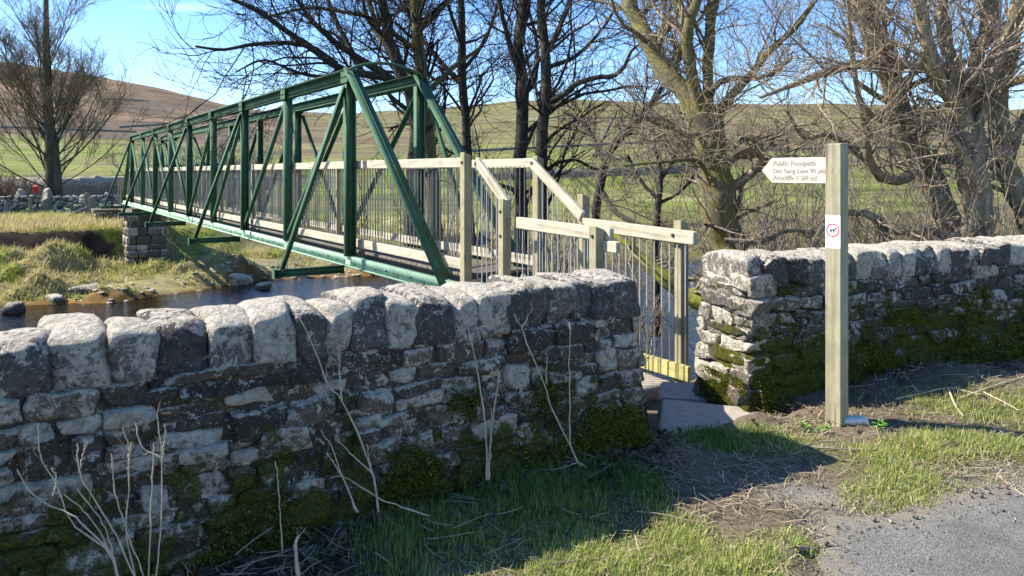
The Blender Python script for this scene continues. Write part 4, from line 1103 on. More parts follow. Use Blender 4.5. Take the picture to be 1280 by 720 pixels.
# great fan-shaped tree on the far side of the river
def fan_tree():
    global rng
    rng = np.random.default_rng(131)
    Y = 47.; b = P(65, 250, Y); root = thing('fan_tree', 'large bare tree with fanning branches behind the rubble wall across the river', 'bare tree', (b.x, Y, -1.0), 'bare trees along the river')
    tk = Tubes()
    p, r = wig(*limb([(66, 262, 24), (66, 235, 20), (66, 200, 17), (62, 170, 14), (59, 130, 11), (58, 80, 9), (57, 30, 7), (58, -40, 5), (58, -130, 3)], Y, 20), a=.15)
    tk.add(p, r, 10)
    Ps, Rs = [], []
    for k in range(46):
        t = rng.uniform(.10, .62)**1.0; i = t*19; i0 = int(i); q = p[i0]*(1-i+i0)+p[min(19, i0+1)]*(i-i0)
        az = rng.uniform(0, 2*math.pi); out = np.array((math.cos(az), math.sin(az), 0)); H = rng.uniform(3.6, 6.2)*(1-.35*t)+1.2
        el = rng.uniform(.35, 1.05)+.25*t; d = out*math.cos(el)+np.array((0, 0, math.sin(el))); pts = [q]
        for s in range(9):
            d = d+rng.normal(size=3)*.045+np.array((0, 0, .075)); d /= np.linalg.norm(d); q = q+d*H/9; pts.append(q)
        Ps.append(pts); Rs.append(np.linspace(rng.uniform(.04, .085)*(1-.5*t), .014, 10))
    Pp, R = np.array(Ps), np.array(Rs); tk.add(Pp, R, 6)
    link('trunk', tk.mesh('trunk'), M_bark_far, root)
    cr = Tubes()
    for l in [lv(8, (1.2, 3.2), ang=(.3, .7), rr=.45, rmin=.018, up=.05, t0=.2, wander=.12, k=4), lv(6, (.8, 2.0), ang=(.3, .7), rr=.6, rmin=.012, wander=.08, nseg=4, k=3), lv(3.5, (.5, 1.2), nseg=2, rmin=.009, wander=.12, k=3)]:
        Pp, R = grow(Pp, R, *l[:-1]); cr.add(Pp, R, l[-1])
    link('crown', cr.mesh('crown'), M_twig_far, root)
fan_tree()
gp = hit(10, 246); gy = 46.
whips('bare_bush', 'rounded reddish-brown leafless bush beside the rubble wall across the river', [(P(-8, 250, gy).x, gy, -1), (P(8, 250, gy).x, gy+.5, -1), (P(22, 250, gy).x, gy, -1)], 210, simple('red_twig', (.16, .10, .065)), (1.6, 2.6), 22, .5, 'bush', None, .03,
      [lv(7, (.5, 1.2), rr=.6, rmin=.016, k=3), lv(4, (.3, .7), nseg=3, rmin=.012, k=3)])

# ------------------------------------------------------------------ far bank
rng = np.random.default_rng(400)
def bank_z(x, y):
    f = y-np.interp(x, FBX, FBY)
    z = river_z(x, y)
    hum = np.maximum(0, fbm(x*.75, y*.75, 51, 3)+.15)
    m = sst((f+.6)/1.2)*sst((6.4-f)/1.)
    z = z+.72*hum*m+.08*fbm(x*2.3, y*2.3, 52, 3)*sst((f+.5)/1)
    return z+.03
def build_bank():
    xs = np.arange(-36, -1.5, .17); ys = np.arange(17.5, 45.5, .17)
    X, Y = np.meshgrid(xs, ys); Z = bank_z(X, Y); f = Y-np.interp(X, FBX, FBY)
    ok = (f > -1.6) & (f < 11)
    n = fbm(X*1.3, Y*1.3, 55); n2 = fbm(X*.35, Y*.35, 56)
    straw = np.array((.30, .25, .11)); green = np.array((.21, .24, .045)); earth = np.array((.05, .037, .026)); mud = np.array((.20, .115, .04)); sand = np.array((.26, .215, .15))
    col = straw+(green-straw)*sst(.5+n[..., None]*.7+n2[..., None]*.5)
    col = np.where(((f > 6.0) & (f < 7.15) & (X < -16.5))[..., None], earth*(1+.5*n[..., None]), col)
    dry = sst((X+14.6)/2.5)*sst((5.2-f)/1.5)*sst((.6+n*.8)); col = col+(sand-col)*dry[..., None]
    wet = sst((.5-f+.35*n)/.5)[..., None]; col = col+(mud-col)*wet
    V = np.stack([X, Y, Z], -1).reshape(-1, 3); ny, nx = X.shape
    i = np.arange(ny-1)[:, None]*nx+np.arange(nx-1)[None]; F = np.stack([i, i+1, i+nx+1, i+nx], -1)[ok[:-1, :-1]]
    use = np.unique(F); mp = np.full(len(V), -1); mp[use] = np.arange(len(use))
    tag(link('far_bank', mesh_np('far_bank', V[use], mp[F].reshape(-1, 4), col.reshape(-1, 3)[use], True), M_ground), kind='structure')
build_bank()

def blades(name, x, y, z, H, wd, col, lean, mat, seg=2, droop=.35):
    # curved tapering blades: seg quads each
    n = len(x); az = rng.uniform(0, 2*math.pi, n); la = lean*rng.random(n)
    dx, dy = np.cos(az), np.sin(az); px, py = -dy, dx
    V = np.empty((n, (seg+1)*2, 3), np.float32)
    for s in range(seg+1):
        f = s/seg; w = wd*(1-.85*f)/2; o = H*f*np.sin(la*(1+droop*f*2)); h = H*f*np.cos(np.minimum(la*(1+droop*f*2), 1.5))
        for q, sg in ((0, -1), (1, 1)):
            V[:, s*2+q, 0] = x+dx*o+sg*px*w; V[:, s*2+q, 1] = y+dy*o+sg*py*w; V[:, s*2+q, 2] = z+h
    b = np.arange(n)[:, None]*(seg+1)*2
    F = np.concatenate([b+np.array([[2*s, 2*s+1, 2*s+3, 2*s+2]]) for s in range(seg)], 0).reshape(-1, 4)
    cc = np.repeat(col[:, None], (seg+1)*2, 1).reshape(-1, 3)
    o = link(name, mesh_np(name, V.reshape(-1, 3), F, cc), mat); tag(o, kind='stuff'); return o
def pick(n, pal, w, var=.25):
    c = np.array(pal)[rng.choice(len(pal), n, p=np.array(w)/sum(w))]
    return c*(1+var*(rng.random((n, 1))*2-1))

# tussock grass of the far bank
n = 90000
x = rng.uniform(-34, -2, n); f = rng.uniform(.3, 11, n); y = np.interp(x, FBX, FBY)+f
k = (fbm(x*.75, y*.75, 51, 3) > -.35) & ~((f > 6.0) & (f < 7.1) & (x < -16.5)) & ~((x > -14) & (rng.random(n) < .45) & (f < 5)) & (rng.random(n) < np.where(f > 7, .45, 1))
x, y, f = x[k], y[k], f[k]; n = len(x)
gm = sst(.5+.7*fbm(x*1.3, y*1.3, 55)+.5*fbm(x*.35, y*.35, 56))
col = np.array((.48, .40, .18))*(1-gm[:, None])+np.array((.32, .34, .07))*gm[:, None]; col = col*rng.uniform(.6, 1.3, (n, 1))
blades('tussock_grass', x, y, bank_z(x, y)-.02, rng.uniform(.10, .34, n), rng.uniform(.02, .045, n), col, 1.15, M_blade)
# straw field above the bank
n = 36000
x = rng.uniform(-36, -17, n); f = rng.uniform(7.3, 19, n); y = np.interp(x, FBX, FBY)+f
gm = sst(.55+.8*fbm(x*.4, y*.4, 57)-.35*sst((x+27)/4)); col = np.array((.52, .42, .20))*(1-gm[:, None])+np.array((.42, .42, .09))*gm[:, None]; col *= rng.uniform(.7, 1.25, (n, 1))
blades('field_grass', x, y, np.maximum(river_z(x, y), terrain(x, y)), rng.uniform(.15, .5, n), rng.uniform(.03, .05, n), col, .7, M_blade)
# boulders at the waterline
for px, py, s, lab in ((100, 372, .75, 'mossy boulder at the waterline, low among the tussocks'), (42, 372, .55, 'dark wet stone under the tussocks at the water edge'), (128, 368, .45, 'yellow-green mossed stone standing in the river shallows'),
                       (298, 357, .55, 'black wet boulder in the shallows past the pier'), (325, 362, .4, 'flat dark stone just breaking the water past the pier'), (275, 352, .35, 'grey stone at the foot of the pier bank'), (8, 392, .5, 'flat stone awash at the near edge of the bank'),
                       (210, 345, .4, 'broken block lying below the pier footing'), (62, 380, .4, 'small round stone at the tussock foot')):
    w = W(px, py, WATER); me = stone_mesh('boulder', s*1.6, s*1.2, s*.9, (7, 7, 6), .8, .25, .2)
    o = link('boulder', me, M_rock, None, Matrix.Translation((w[0], w[1]+.3, WATER+s*.12)) @ Matrix.Rotation(rng.uniform(0, 3), 4, 'Z')); tag(o, lab, 'boulder', 'stones at the river edge')
# shingle
n = 260; x = rng.uniform(-15, -3, n); y = np.interp(x, FBX, FBY)+rng.normal(.3, 1.1, n); z = np.maximum(bank_z(x, y), WATER-.1)
pts, F0 = tmpl(2, 2, 2); nrm = pts/np.linalg.norm(pts, axis=1, keepdims=True); s = rng.uniform(.04, .12, n)
V = nrm[None]*s[:, None, None]*rng.uniform(.6, 1.3, (n, len(pts), 1))*np.array((1.3, 1, .55))+np.stack([x, y, z], 1)[:, None]
F = (F0[None]+np.arange(n)[:, None, None]*len(pts)).reshape(-1, 4)
tag(link('shingle', mesh_np('shingle', V.reshape(-1, 3), F, None, True), M_rock), kind='stuff')

# ------------------------------------------------------------------ far walls, fences, the red box
def far_wall(label, pts, h, seed, mat, base=None, t=.5, seg=1.0, bump=.07):
    global rng
    rng = np.random.default_rng(seed)
    s = np.array(pts, float); L = np.linalg.norm(np.diff(s[:, :2], axis=0), axis=1).sum(); n = max(4, int(L/seg))
    q = spline(s[:, :2], n) if len(s) > 2 else spline(s[:, :2], n)
    z = terrain(q[:, 0], q[:, 1]) if base is None else np.full(n, base)
    tg = np.gradient(q, axis=0); nm = np.stack([-tg[:, 1], tg[:, 0]], 1); nm /= np.linalg.norm(nm, axis=1, keepdims=True)
    rows = []; m = 5
    prof = [(-.5, -.6), (-.42, .55), (-.22, 1.), (.22, 1.), (.42, .55), (.5, -.6)]
    for o_, hh in prof:
        r = np.column_stack([q+nm*o_*t, z+hh*h]); 
        if hh > 0: r[:, 2] += rng.normal(size=n)*bump*h*.45; r[:, :2] += rng.normal(size=(n, 2))*bump*t*.25
        rows.append(r)
    V = np.array(rows).reshape(-1, 3); i = np.arange(len(prof)-1)[:, None]*n+np.arange(n-1)[None]
    F = np.stack([i, i+1, i+n+1, i+n], -1).reshape(-1, 4)
    o = link('field_wall', mesh_np('field_wall', V, F), mat); return tag(o, label, 'field wall', 'drystone field walls')
M_hillwall = simple('distant_wall_stone', (.15, .15, .135), .9, 1., .4, kind='Position')
X_ = lambda px, Y: P(px, 0, Y).x
# rubble wall across the river, built of stones one can pick out
far_r = thing('field_wall', 'pale tumbled rubble wall in front of the fan-shaped tree', 'field wall', (X_(60, 44), 44, -.8), 'drystone field walls')
rng = np.random.default_rng(431)
bm_l = [stone_mesh('stone', .34, .36, .2, (4, 3, 3), .4, .25, .3) for k in range(10)]
p0, p1 = np.array((X_(-60, 43.), 43.)), np.array((X_(175, 46.5), 46.5)); u = (p1-p0); Lw = np.linalg.norm(u); u /= Lw
for row in range(6):
    p = rng.uniform(0, .3)
    while p < Lw:
        s_ = rng.uniform(.75, 1.25)
        M = Matrix.Translation((p0[0]+u[0]*p-u[1]*0, p0[1]+u[1]*p+rng.normal()*.06+row*.05, -.80+row*.185+rng.normal()*.04)) @ Matrix.Rotation(math.atan2(u[1], u[0])+rng.normal()*.25, 4, 'Z') @ Matrix.Rotation(rng.normal()*.2, 4, 'Y') @ Matrix.Scale(s_, 4)
        link('stone', bm_l[rng.integers(10)], M_far, far_r, M); p += .34*s_
far_wall('dark shaded wall behind the fan-shaped tree with pale stones along its top', [(X_(20, 58), 58), (X_(110, 59), 59), (X_(330, 66), 66)], 2.0, 432, M_far, seg=.5)
far_wall('black shaded wall along the foot of the sunlit green field', [(X_(-40, 76), 76), (X_(100, 77), 77), (X_(340, 84), 84)], 1.6, 433, M_hillwall)
for k, (lab, a, b) in enumerate((('thin wall climbing the brown fell above the bridge', (150, 160), (285, 150)), ('highest wall along the brown fell side', (130, 124), (185, 127)), ('wall between green pasture and brown fell', (0, 160), (170, 166)),
                                 ('wall across the olive hillside behind the twin trunks', (590, 190), (860, 176)), ('upper wall on the olive hillside near its ridge', (640, 150), (900, 146)), ('wall crossing the pasture behind the signpost', (900, 190), (1280, 182)),
                                 ('lowest pasture wall behind the step railing', (600, 226), (900, 214)), ('wall running up the olive hill between the twin trunks and the mossy tree', (742, 196), (770, 140)))):
    pts = [hit(a[0]+(b[0]-a[0])*t, a[1]+(b[1]-a[1])*t) for t in np.linspace(0, 1, 7)]
    far_wall(lab, pts, 1.05, 440+k, M_hillwall, seg=5., t=.8)
# gate stoops and red box
for px, lab in ((25, 'pale pointed gate stone beside the reddish bush'), (57, 'pale leaning gate stone against the fan-shaped trunk')):
    me = stone_mesh('gate_stone', .6, .45, 1.7, (5, 4, 7), .6, .12, .3, .5)
    o = link('gate_stone', me, M_far, None, Matrix.Translation((X_(px, 44.6), 44.6, -.1))); tag(o, lab, 'gate stone', 'stones flanking the red box')
rb = thing('red_box', 'small red box on a post between two pale gate stones across the river', 'red box', (X_(46.5, 44.8), 44.8, -.8))
beam('post', Vector((X_(46.5, 44.8), 44.86, -.8)), Vector((X_(46.5, 44.8), 44.86, .5)), .1, .1, M_fence, rb, (0, 1, 0))
rbx = beam('case', Vector((X_(43, 44.8), 44.7, .62)), Vector((X_(50, 44.8), 44.7, .62)), .18, .42, M_red, rb, (0, 1, 0), .03)
beam('door_panel', Vector((X_(44.6, 44.8), 44.595, .62)), Vector((X_(48.4, 44.8), 44.595, .62)), .03, .26, simple('box_panel', (.25, .03, .03)), rb, (0, 1, 0), .01)
for k, (px, Y, top, lab) in enumerate(((8, 40, 252, 'short dark fence stake in the straw by the bush'), (38, 41, 248, 'leaning thin fence stake in front of the rubble wall'), (111, 38, 241, 'tall weathered gatepost beside the bridge abutment'), (117, 37.4, 246, 'shorter gatepost leaning beside the taller one at the abutment'))):
    x = X_(px, Y); z0 = float(terrain(x, Y)); zt = EYE-(top-HOR)*Y/FPX
    o = beam('fence_post', Vector((x, Y, z0-.2)), Vector((x+rng.normal()*.08, Y, zt)), .14 if k < 2 else .22, .14 if k < 2 else .22, M_fence, None, (0, 1, 0), .02); tag(o, lab, 'fence post', 'old posts across the river')
o = beam('fence_rail', Vector((X_(78, 37), 37, -.75)), Vector((X_(110, 37.8), 37.8, -.15)), .1, .14, M_fence, None, (0, 1, 0), .02); tag(o, 'fallen wooden rail sloping down from the gateposts onto the straw', 'fence rail')
# a distant bare wood beyond the bridge
def wood(name, px0, px1, Y, h, seed, n, mat):
    global rng
    rng = np.random.default_rng(seed)
    x = X_(0, Y)*0+rng.uniform(X_(px0, Y), X_(px1, Y), n); y = Y+rng.uniform(0, 18, n); z = terrain(x, y)
    Ps = np.empty((n, 6, 3)); d = np.stack([rng.normal(size=n)*.45, rng.normal(size=n)*.45, np.ones(n)], 1); p = np.stack([x, y, z], 1); H = h*rng.uniform(.6, 1.1, n)
    for s in range(6): Ps[:, s] = p; d = d+rng.normal(size=(n, 3))*.25; d /= np.linalg.norm(d, axis=1, keepdims=True); p = p+d*(H/5)[:, None]
    R = np.linspace(1, .3, 6)[None]*rng.uniform(.012, .02, n)[:, None]*h
    t = Tubes(); t.add(Ps, R, 4); Pp = Ps
    for l in (lv(9, (.3*h, .6*h), ang=(.3, .9), rr=.5, rmin=.006*h, k=3), lv(6, (.15*h, .35*h), rr=.6, rmin=.0045*h, nseg=3, k=3)):
        Pp, R = grow(Pp, R, *l[:-1]); t.add(Pp, R, l[-1])
    tag(link(name, t.mesh(name), mat), kind='stuff')
wood('distant_wood', 140, 330, 95, 4.5, 461, 60, simple('distant_twigs', (.14, .125, .115)))
wood('hillside_scrub', 860, 1330, 150, 9, 462, 50, simple('distant_twigs_brown', (.10, .085, .065)))
wood('valley_scrub', 540, 1300, 70, 3.5, 463, 80, simple('distant_twigs_olive', (.13, .115, .075)))

# ------------------------------------------------------------------ dry weeds before the wall
def stalks(label, lines, Y, seed, mat=M_stalk, cat='dry weed', name='dry_weed', w=2.7, group='dead weed stalks before the long wall', zero=None, dY=-.0):
    global rng
    rng = np.random.default_rng(seed)
    pr = []
    for k, l in enumerate(lines):
        yj = Y+rng.normal()*.04
        p = np.array([(x, y, w*(1-.55*i/(len(l)-1))*(1 if k == 0 else .8)) for i, (x, y) in enumerate(l)])
        uu = (p[:, 0]-640)/FPX; zz = EYE-(p[:, 1]-HOR)*yj/FPX
        yw = ((.055-.12*np.clip(zz, 0, 1.1))-3.042)/(.55*uu-.835)      # never behind the wall's face
        p = np.column_stack([p, np.minimum(yw, yj)-yj])
        pp, r = limb([tuple(v) for v in p], yj if zero is None else zero[k], 14, dY)
        pp[1:] += rng.normal(size=(13, 3))*.0018; pr.append((pp, r))
    root = thing(name, label, cat, tuple(pr[0][0][0]), group)
    for pp, r in pr:
        r = r*(1+.35*(rng.random(14) < .25)); t = Tubes(); t.add(pp, r, 6)
        a_, b_2 = grow(pp[None], r[None], 2.2, (.02, .07), (.4, .8), 4, .18, .05, .45, .25, 1., .0008, .3); t.add(a_, b_2, 4)
        link('stalk', t.mesh('stalk'), mat, root)
    return root
stalks('spray of many pale dry stalks at the foot of the wall near the frame corner', [
    [(150, 735), (137, 690), (100, 652), (83, 640), (40, 618), (22, 588)], [(152, 735), (137, 690), (92, 655), (70, 603), (51, 570), (47, 528)], [(172, 735), (160, 680), (158, 648), (162, 570), (152, 533)],
    [(161, 575), (165, 553)], [(172, 730), (143, 667), (100, 590), (97, 553)], [(100, 585), (107, 553)], [(185, 735), (188, 650), (190, 613), (192, 552)], [(194, 735), (200, 660), (203, 573), (195, 517)],
    [(202, 573), (177, 557), (170, 530)], [(203, 573), (207, 530)], [(157, 657), (143, 613), (140, 567)], [(143, 700), (130, 657), (95, 610)], [(143, 700), (117, 653), (80, 617)], [(158, 665), (178, 715), (180, 735)], [(66, 620), (70, 600), (66, 585)]],
    2.45, 501)
stalks('tallest forked dry stalk standing against the middle of the long wall', [
    [(473, 640), (467, 593), (453, 557), (427, 500), (410, 480), (390, 430), (373, 393)], [(427, 502), (425, 470), (424, 433)], [(467, 594), (440, 568), (422, 550)], [(465, 592), (461, 570), (459, 555)]], 3.25, 502)
stalks('dead bent stalks leaning by the tallest forked stalk', [
    [(447, 640), (436, 615), (428, 595), (415, 560), (400, 537)], [(428, 595), (418, 580), (409, 566)], [(537, 645), (500, 632), (473, 622), (430, 597), (413, 597)], [(405, 555), (396, 547)]], 3.22, 503, w=2.6)
stalks('three thin upright stalks in front of the mossy stones near the wall middle', [
    [(608, 600), (608, 560), (603, 500), (593, 447), (583, 400)], [(610, 600), (614, 540), (623, 470), (624, 465)], [(611, 600), (613, 560), (615, 510)]], 3.55, 504, w=2.6)
stalks('crossing pale stalks near the gap end of the long wall', [
    [(725, 583), (713, 557), (693, 517), (680, 480), (660, 433), (652, 410), (642, 392)], [(713, 556), (712, 520), (711, 460), (713, 403)], [(683, 480), (683, 462), (684, 443)], [(722, 577), (705, 585), (697, 590)], [(722, 577), (735, 586)], [(652, 410), (658, 400), (661, 392)]], 3.72, 505, w=2.6)
stalks('single short thin stalk low on the wall, left of the forked stalk', [[(353, 690), (350, 640), (347, 600), (344, 577)]], 2.95, 506, w=2)
stalks('pale broken stub sticking out of the grass at the lower edge', [[(373, 735), (370, 690), (370, 675), (376, 669)]], 2.7, 507, w=5)
def sticks(label, px, z, w, seed, mat=M_stick, sub=()):
    global rng
    rng = np.random.default_rng(seed)
    def mk(px):
        g = [W(x, y, z) for x, y in px]
        p = np.array([(a[0], a[1], max(float(near_z(a[0], a[1])), 0)+.012) for a in g]); s = spline(p, 12)
        s[:, 2] += rng.random(12)*.006
        return s
    a = mk(px); root = thing('fallen_stick', label, 'stick', tuple(a[0]), 'sticks lying on the ground')
    for q in (px, *sub):
        s = mk(q); t = Tubes(); t.add(s, np.linspace(w, w*.5, 12), 6); link('shoot', t.mesh('shoot'), mat, root)
sticks('long curved pale stick lying along the foot of the long wall', [(300, 690), (345, 676), (390, 660), (452, 642)], .06, .008, 511, M_stalk)
sticks('straight pale stick lying beside the tallest stalk', [(440, 653), (490, 653), (567, 654)], .05, .007, 512, M_stalk, ([(500, 655), (560, 650), (588, 655)],))
sticks('long thin twig lying in the sunny grass at the lower edge', [(690, 716), (740, 703), (790, 697), (855, 698)], .02, .006, 513)
sticks('short thick piece of branch at the rim of the road', [(996, 694), (1018, 685)], .015, .013, 514)
sticks('thin brown stick on the dirt beside the shaded path', [(1000, 563), (1040, 570), (1100, 572)], .01, .006, 515)
sticks('curved stick on the verge under the second wall', [(1250, 597), (1268, 612), (1292, 628)], .01, .008, 516)
sticks('forked dead branch in the shade at the foot of the second wall', [(1120, 495), (1150, 492), (1185, 487), (1230, 492)], .10, .008, 517, M_stalk, ([(1185, 487), (1195, 502), (1205, 512)], [(1150, 492), (1135, 480), (1128, 470)]))
sticks('two dry bramble canes arching over the moss near the far end of the second wall', [(1200, 490), (1250, 480), (1300, 470)], .12, .006, 518, M_stalk, ([(1230, 486), (1275, 500)],))
w = W(1068, 538); me = stone_mesh('pale_stone', .15, .10, .05, (6, 5, 4), .7, .2, .2)
tag(link('pale_stone', me, simple('chalky_stone', (.62, .60, .55), .8, 25, .25, .3), None, Matrix.Translation((w[0], w[1], float(near_z(w[0], w[1]))+.02))), 'small chalky white stone lying at the foot of the signpost', 'stone')
for px, py, lab in ((1003, 535, 'little bright nettle sprig left of the signpost foot'), (1098, 540, 'bright weed sprig to the right of the white stone'), (516, 627, 'green sprig at the wall foot behind the straight pale stick'), (1027, 540, 'tiny green seedling touching the signpost shade')):
    w = W(px, py, .03); rng = np.random.default_rng(px); n = 26
    az = rng.uniform(0, 6.28, n); ln = rng.uniform(.015, .04, n); h = rng.uniform(.005, .055, n); c = np.stack([w[0]+np.cos(az)*ln*.5, w[1]+np.sin(az)*ln*.5, float(near_z(*w))+h], 1)
    d = np.stack([np.cos(az), np.sin(az), rng.uniform(-.2, .6, n)], 1)*ln[:, None]; s_ = np.stack([-np.sin(az), np.cos(az), 0*az], 1)*ln[:, None]*.35
    V = np.stack([c, c+d*.5+s_, c+d, c+d*.5-s_], 1).reshape(-1, 3)
    tag(link('weed_sprig', mesh_np('weed_sprig', V, np.arange(n*4).reshape(-1, 4)), M_leaf), lab, 'weed', 'green sprigs on the verge')

# ------------------------------------------------------------------ grass, litter, moss underfoot
rng = np.random.default_rng(600)
def scatter(n, dens):
    x = rng.uniform(-2.4, 6.5, n); y = rng.uniform(2.3, 6.4, n)
    inw = (x-.83)*WN[0]+(y-4.19)*WN[1]; inr = (x-1.60)*RN[0]+(y-5.02)*RN[1]
    ok = np.where(x < .86, inw > .02, np.where(x < 1.62, y < 4.55, inr > .02)) & (road_d(x, y) > -.03) & (x/y > -.75) & (x/y < .76)
    ok &= rng.random(n) < dens(x, y)
    return x[ok], y[ok]
slabf = lambda x, y: 1-.97*np.exp(-(((x-1.22)/.33)**4+((y-4.78)/.42)**4))
def dg(x, y):
    l, s, d = masks(x, y); pt = .5+.8*fbm(x*4, y*4, 71); return np.clip((l*.85+s*.95-.4*d)*np.clip(pt*1.5-.1, .06, 1.2), 0, 1)*slabf(x, y)
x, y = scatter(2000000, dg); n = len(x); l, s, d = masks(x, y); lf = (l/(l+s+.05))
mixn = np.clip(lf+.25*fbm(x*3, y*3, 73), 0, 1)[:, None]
c1 = pick(n, [(.07, .17, .02), (.10, .21, .028), (.12, .19, .04), (.27, .24, .10)], [5, 4, 2, 1]); c2 = pick(n, [(.28, .34, .065), (.38, .39, .10), (.54, .47, .24), (.18, .28, .05)], [4, 4, 3.4, 2.4])  # sunlit turf paler, turf in the wall's shade darker: light put into colour
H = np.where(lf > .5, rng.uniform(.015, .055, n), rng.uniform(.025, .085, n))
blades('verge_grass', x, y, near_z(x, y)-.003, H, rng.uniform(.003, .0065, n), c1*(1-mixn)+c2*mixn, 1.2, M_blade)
print('grass', n)
# dead straw and stems lying about
x, y = scatter(90000, lambda x, y: np.clip(.4+.5*fbm(x*3, y*3, 75), .05, .8)*slabf(x, y)); n = len(x)
blades('straw_litter', x, y, near_z(x, y)+.004, rng.uniform(.03, .13, n), rng.uniform(.002, .0045, n), pick(n, [(.36, .29, .17), (.26, .20, .12), (.45, .38, .25), (.14, .10, .065)], [3, 3, 2, 2]), .0, M_litter)
o = bpy.data.objects['straw_litter']
V = np.empty(len(o.data.vertices)*3, np.float32); o.data.vertices.foreach_get('co', V); V = V.reshape(n, 6, 3)
az = rng.uniform(0, 6.28, n); tl = rng.uniform(.0, .35, n); ln = V[:, 4:, 2].mean(1)-V[:, :2, 2].mean(1); b = V[:, :2].mean(1)
wv = V[:, 1]-V[:, 0]; wl_ = np.linalg.norm(wv, axis=1)[:, None]/2
dirv = np.stack([np.cos(az)*np.cos(tl), np.sin(az)*np.cos(tl), np.sin(tl)], 1); sd = np.stack([-np.sin(az), np.cos(az), 0*az], 1)
for s_ in range(3):
    ctr = b+dirv*(ln*s_/2)[:, None]+sd*(ln*.06*(1 if s_ == 1 else 0))[:, None]
    V[:, 2*s_] = ctr-sd*wl_; V[:, 2*s_+1] = ctr+sd*wl_
o.data.vertices.foreach_set('co', V.ravel()); o.data.update()
# fallen leaves
def leafd(x, y):
    dw = (x-.83)*WN[0]+(y-4.19)*WN[1]; return np.clip(np.where(x < .9, np.exp(-(dw/.28)**2), .25*np.exp(-((y-5.1-.44*(x-1.6))/.5)**2))*(.6+.8*fbm(x*3, y*3, 77)), .0, 1)*slabf(x, y)
x, y = scatter(40000, leafd); n = len(x); r = rng.uniform(.012, .034, n); az = rng.uniform(0, 6.28, n); t1, t2 = rng.normal(size=(2, n))*.45
ux = np.stack([np.cos(az), np.sin(az), t1], 1)*r[:, None]; vx = np.stack([-np.sin(az), np.cos(az), t2], 1)*(r*.6)[:, None]; c = np.stack([x, y, near_z(x, y)+.012+.02*rng.random(n)], 1)
up_ = np.array((0, 0, 1.))*(r*.35)[:, None]
V = np.stack([c-ux, c-vx+up_, c+ux, c+vx+up_], 1); F = np.arange(n*4).reshape(-1, 4)
F = np.concatenate([F[:, [0, 1, 2]], F[:, [0, 2, 3]]])
tag(link('leaf_litter', mesh_np('leaf_litter', V.reshape(-1, 3), F, np.repeat(pick(n, [(.075, .05, .035), (.12, .08, .05), (.05, .04, .035), (.18, .13, .09), (.11, .04, .03)], [4, 3, 3, 1.5, .6]), 4, 0)), M_litter), kind='stuff')
# moss tufts on both wall faces
def moss(name, org, u, v, L, batter, Hm, top, n, seed, thr, e0=0.):
    global rng
    rng = np.random.default_rng(seed)
    p = rng.uniform(e0, L, n); q = rng.uniform(-.02, Hm, n)
    f = fbm(p*3.2+seed, q*3.8, seed, 4)+1.3*(top-q)
    k = f > thr+.25*rng.normal(size=n)*.5; p, q, f = p[k], q[k], f[k]; n = len(p)
    th = np.clip((f-thr)*.05, 0, .035)+rng.uniform(.0, .012, n)
    r = .028-batter*q/1.08+th-.01
    base = np.stack([org[0]+u[0]*p+v[0]*r, org[1]+u[1]*p+v[1]*r, q], 1)
    d = np.stack([v[0]+rng.normal(size=n)*.5, v[1]+rng.normal(size=n)*.5, .35+rng.normal(size=n)*.5], 1); d /= np.linalg.norm(d, axis=1, keepdims=True)
    s_ = np.cross(d, rng.normal(size=(n, 3))); s_ /= np.linalg.norm(s_, axis=1, keepdims=True)
    ln = rng.uniform(.008, .02, n)[:, None]; w_ = rng.uniform(.0025, .005, n)[:, None]
    V = np.stack([base-s_*w_, base+s_*w_, base+d*ln], 1).reshape(-1, 3)
    col = np.repeat(pick(n, [(.10, .115, .014), (.19, .19, .028), (.36, .32, .05), (.04, .05, .01)], [4, 4, 1.6, 3], .35), 3, 0)
    tag(link(name, mesh_np(name, V, np.arange(n*3).reshape(-1, 3), col), M_moss), kind='stuff')
moss('wall_moss', (.83, 4.19), (-WD[0], -WD[1]), (WN[0], WN[1]), 3.6, .13, .66, .32, 190000, 611, .36, .05)
moss('wall_moss', (1.60, 5.02), RD, RN, 4.0, .06, .92, .50, 230000, 612, .42, .06)
moss('end_moss', (1.60, 5.02), (-RN[0], -RN[1]), (-RD[0], -RD[1]), .5, .05, .2, .02, 6000, 613, .05)

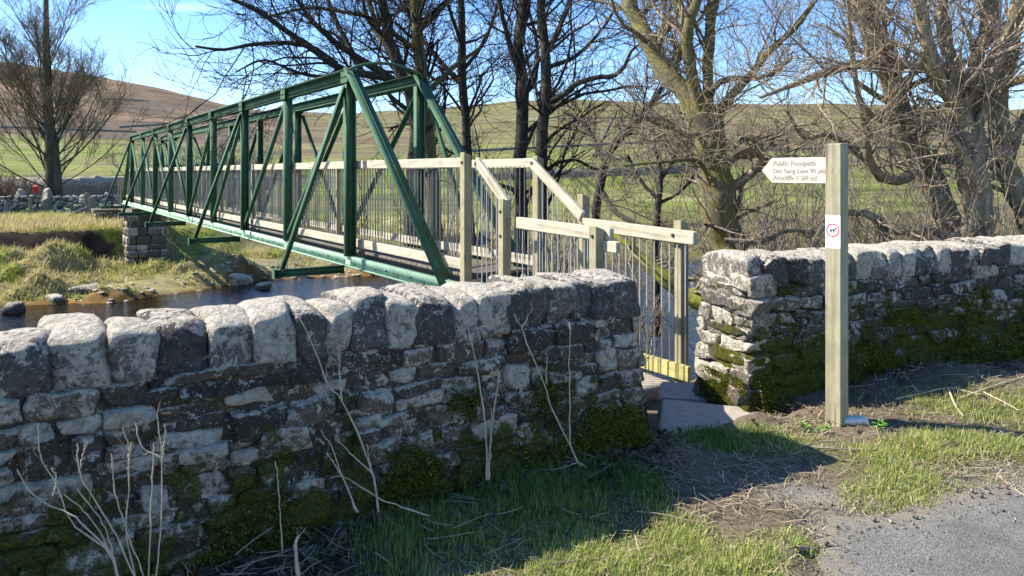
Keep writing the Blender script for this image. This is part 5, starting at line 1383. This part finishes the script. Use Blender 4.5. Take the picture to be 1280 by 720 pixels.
# dead stems tangled at the feet of both walls
rng = np.random.default_rng(700)
n = 170; fr = rng.random(n) < .62
p = np.where(fr, rng.uniform(-.1, 3.1, n), rng.uniform(.6, 4.2, n)); off = np.abs(rng.normal(size=n))*np.where(fr, .22, .20)+.03
x = np.where(fr, .83-WD[0]*p+WN[0]*off, 1.60+RD[0]*p+RN[0]*off); y = np.where(fr, 4.19-WD[1]*p+WN[1]*off, 5.02+RD[1]*p+RN[1]*off)
az = rng.uniform(0, 6.28, n); L = rng.uniform(.06, .24, n); tl = rng.uniform(-.05, .35, n)*rng.random(n)
Pp = np.empty((n, 6, 3)); c = np.stack([x, y, near_z(x, y)+rng.uniform(.005, .05, n)], 1)
for k in range(6):
    Pp[:, k] = c; az = az+rng.normal(size=n)*.16
    c = c+np.stack([np.cos(az)*np.cos(tl), np.sin(az)*np.cos(tl), np.sin(tl)], 1)*(L/5)[:, None]
gz = near_z(Pp[..., 0], Pp[..., 1])+.004; Pp[..., 2] = np.maximum(Pp[..., 2], gz)
tb = Tubes(); tb.add(Pp, np.linspace(1, .5, 6)[None]*rng.uniform(.0018, .004, n)[:, None], 5)
tag(link('dead_stems', tb.mesh('dead_stems'), M_stick), kind='stuff')

# loose grit and crumbs along the rim of the road
rng = np.random.default_rng(720)
n = 2600; x = rng.uniform(1.0, 5.5, n); y = np.interp(x, REX, REY)+rng.normal(-.05, .22, n)
pts, F0 = tmpl(1, 1, 1); s = rng.uniform(.0012, .004, n)*np.where(rng.random(n) < .08, 2.2, 1)
V = pts[None]*s[:, None, None]*rng.uniform(.5, 1.2, (n, 8, 3))+np.stack([x, y, np.maximum(near_z(x, y), .018)+.002], 1)[:, None]
F = (F0[None]+np.arange(n)[:, None, None]*8).reshape(-1, 4)
tag(link('road_grit', mesh_np('road_grit', V.reshape(-1, 3), F, np.repeat(pick(n, [(.22, .20, .17), (.13, .12, .11), (.33, .30, .25), (.12, .085, .055)], [3, 3, 1.5, 2]), 8, 0)), M_litter), kind='stuff')
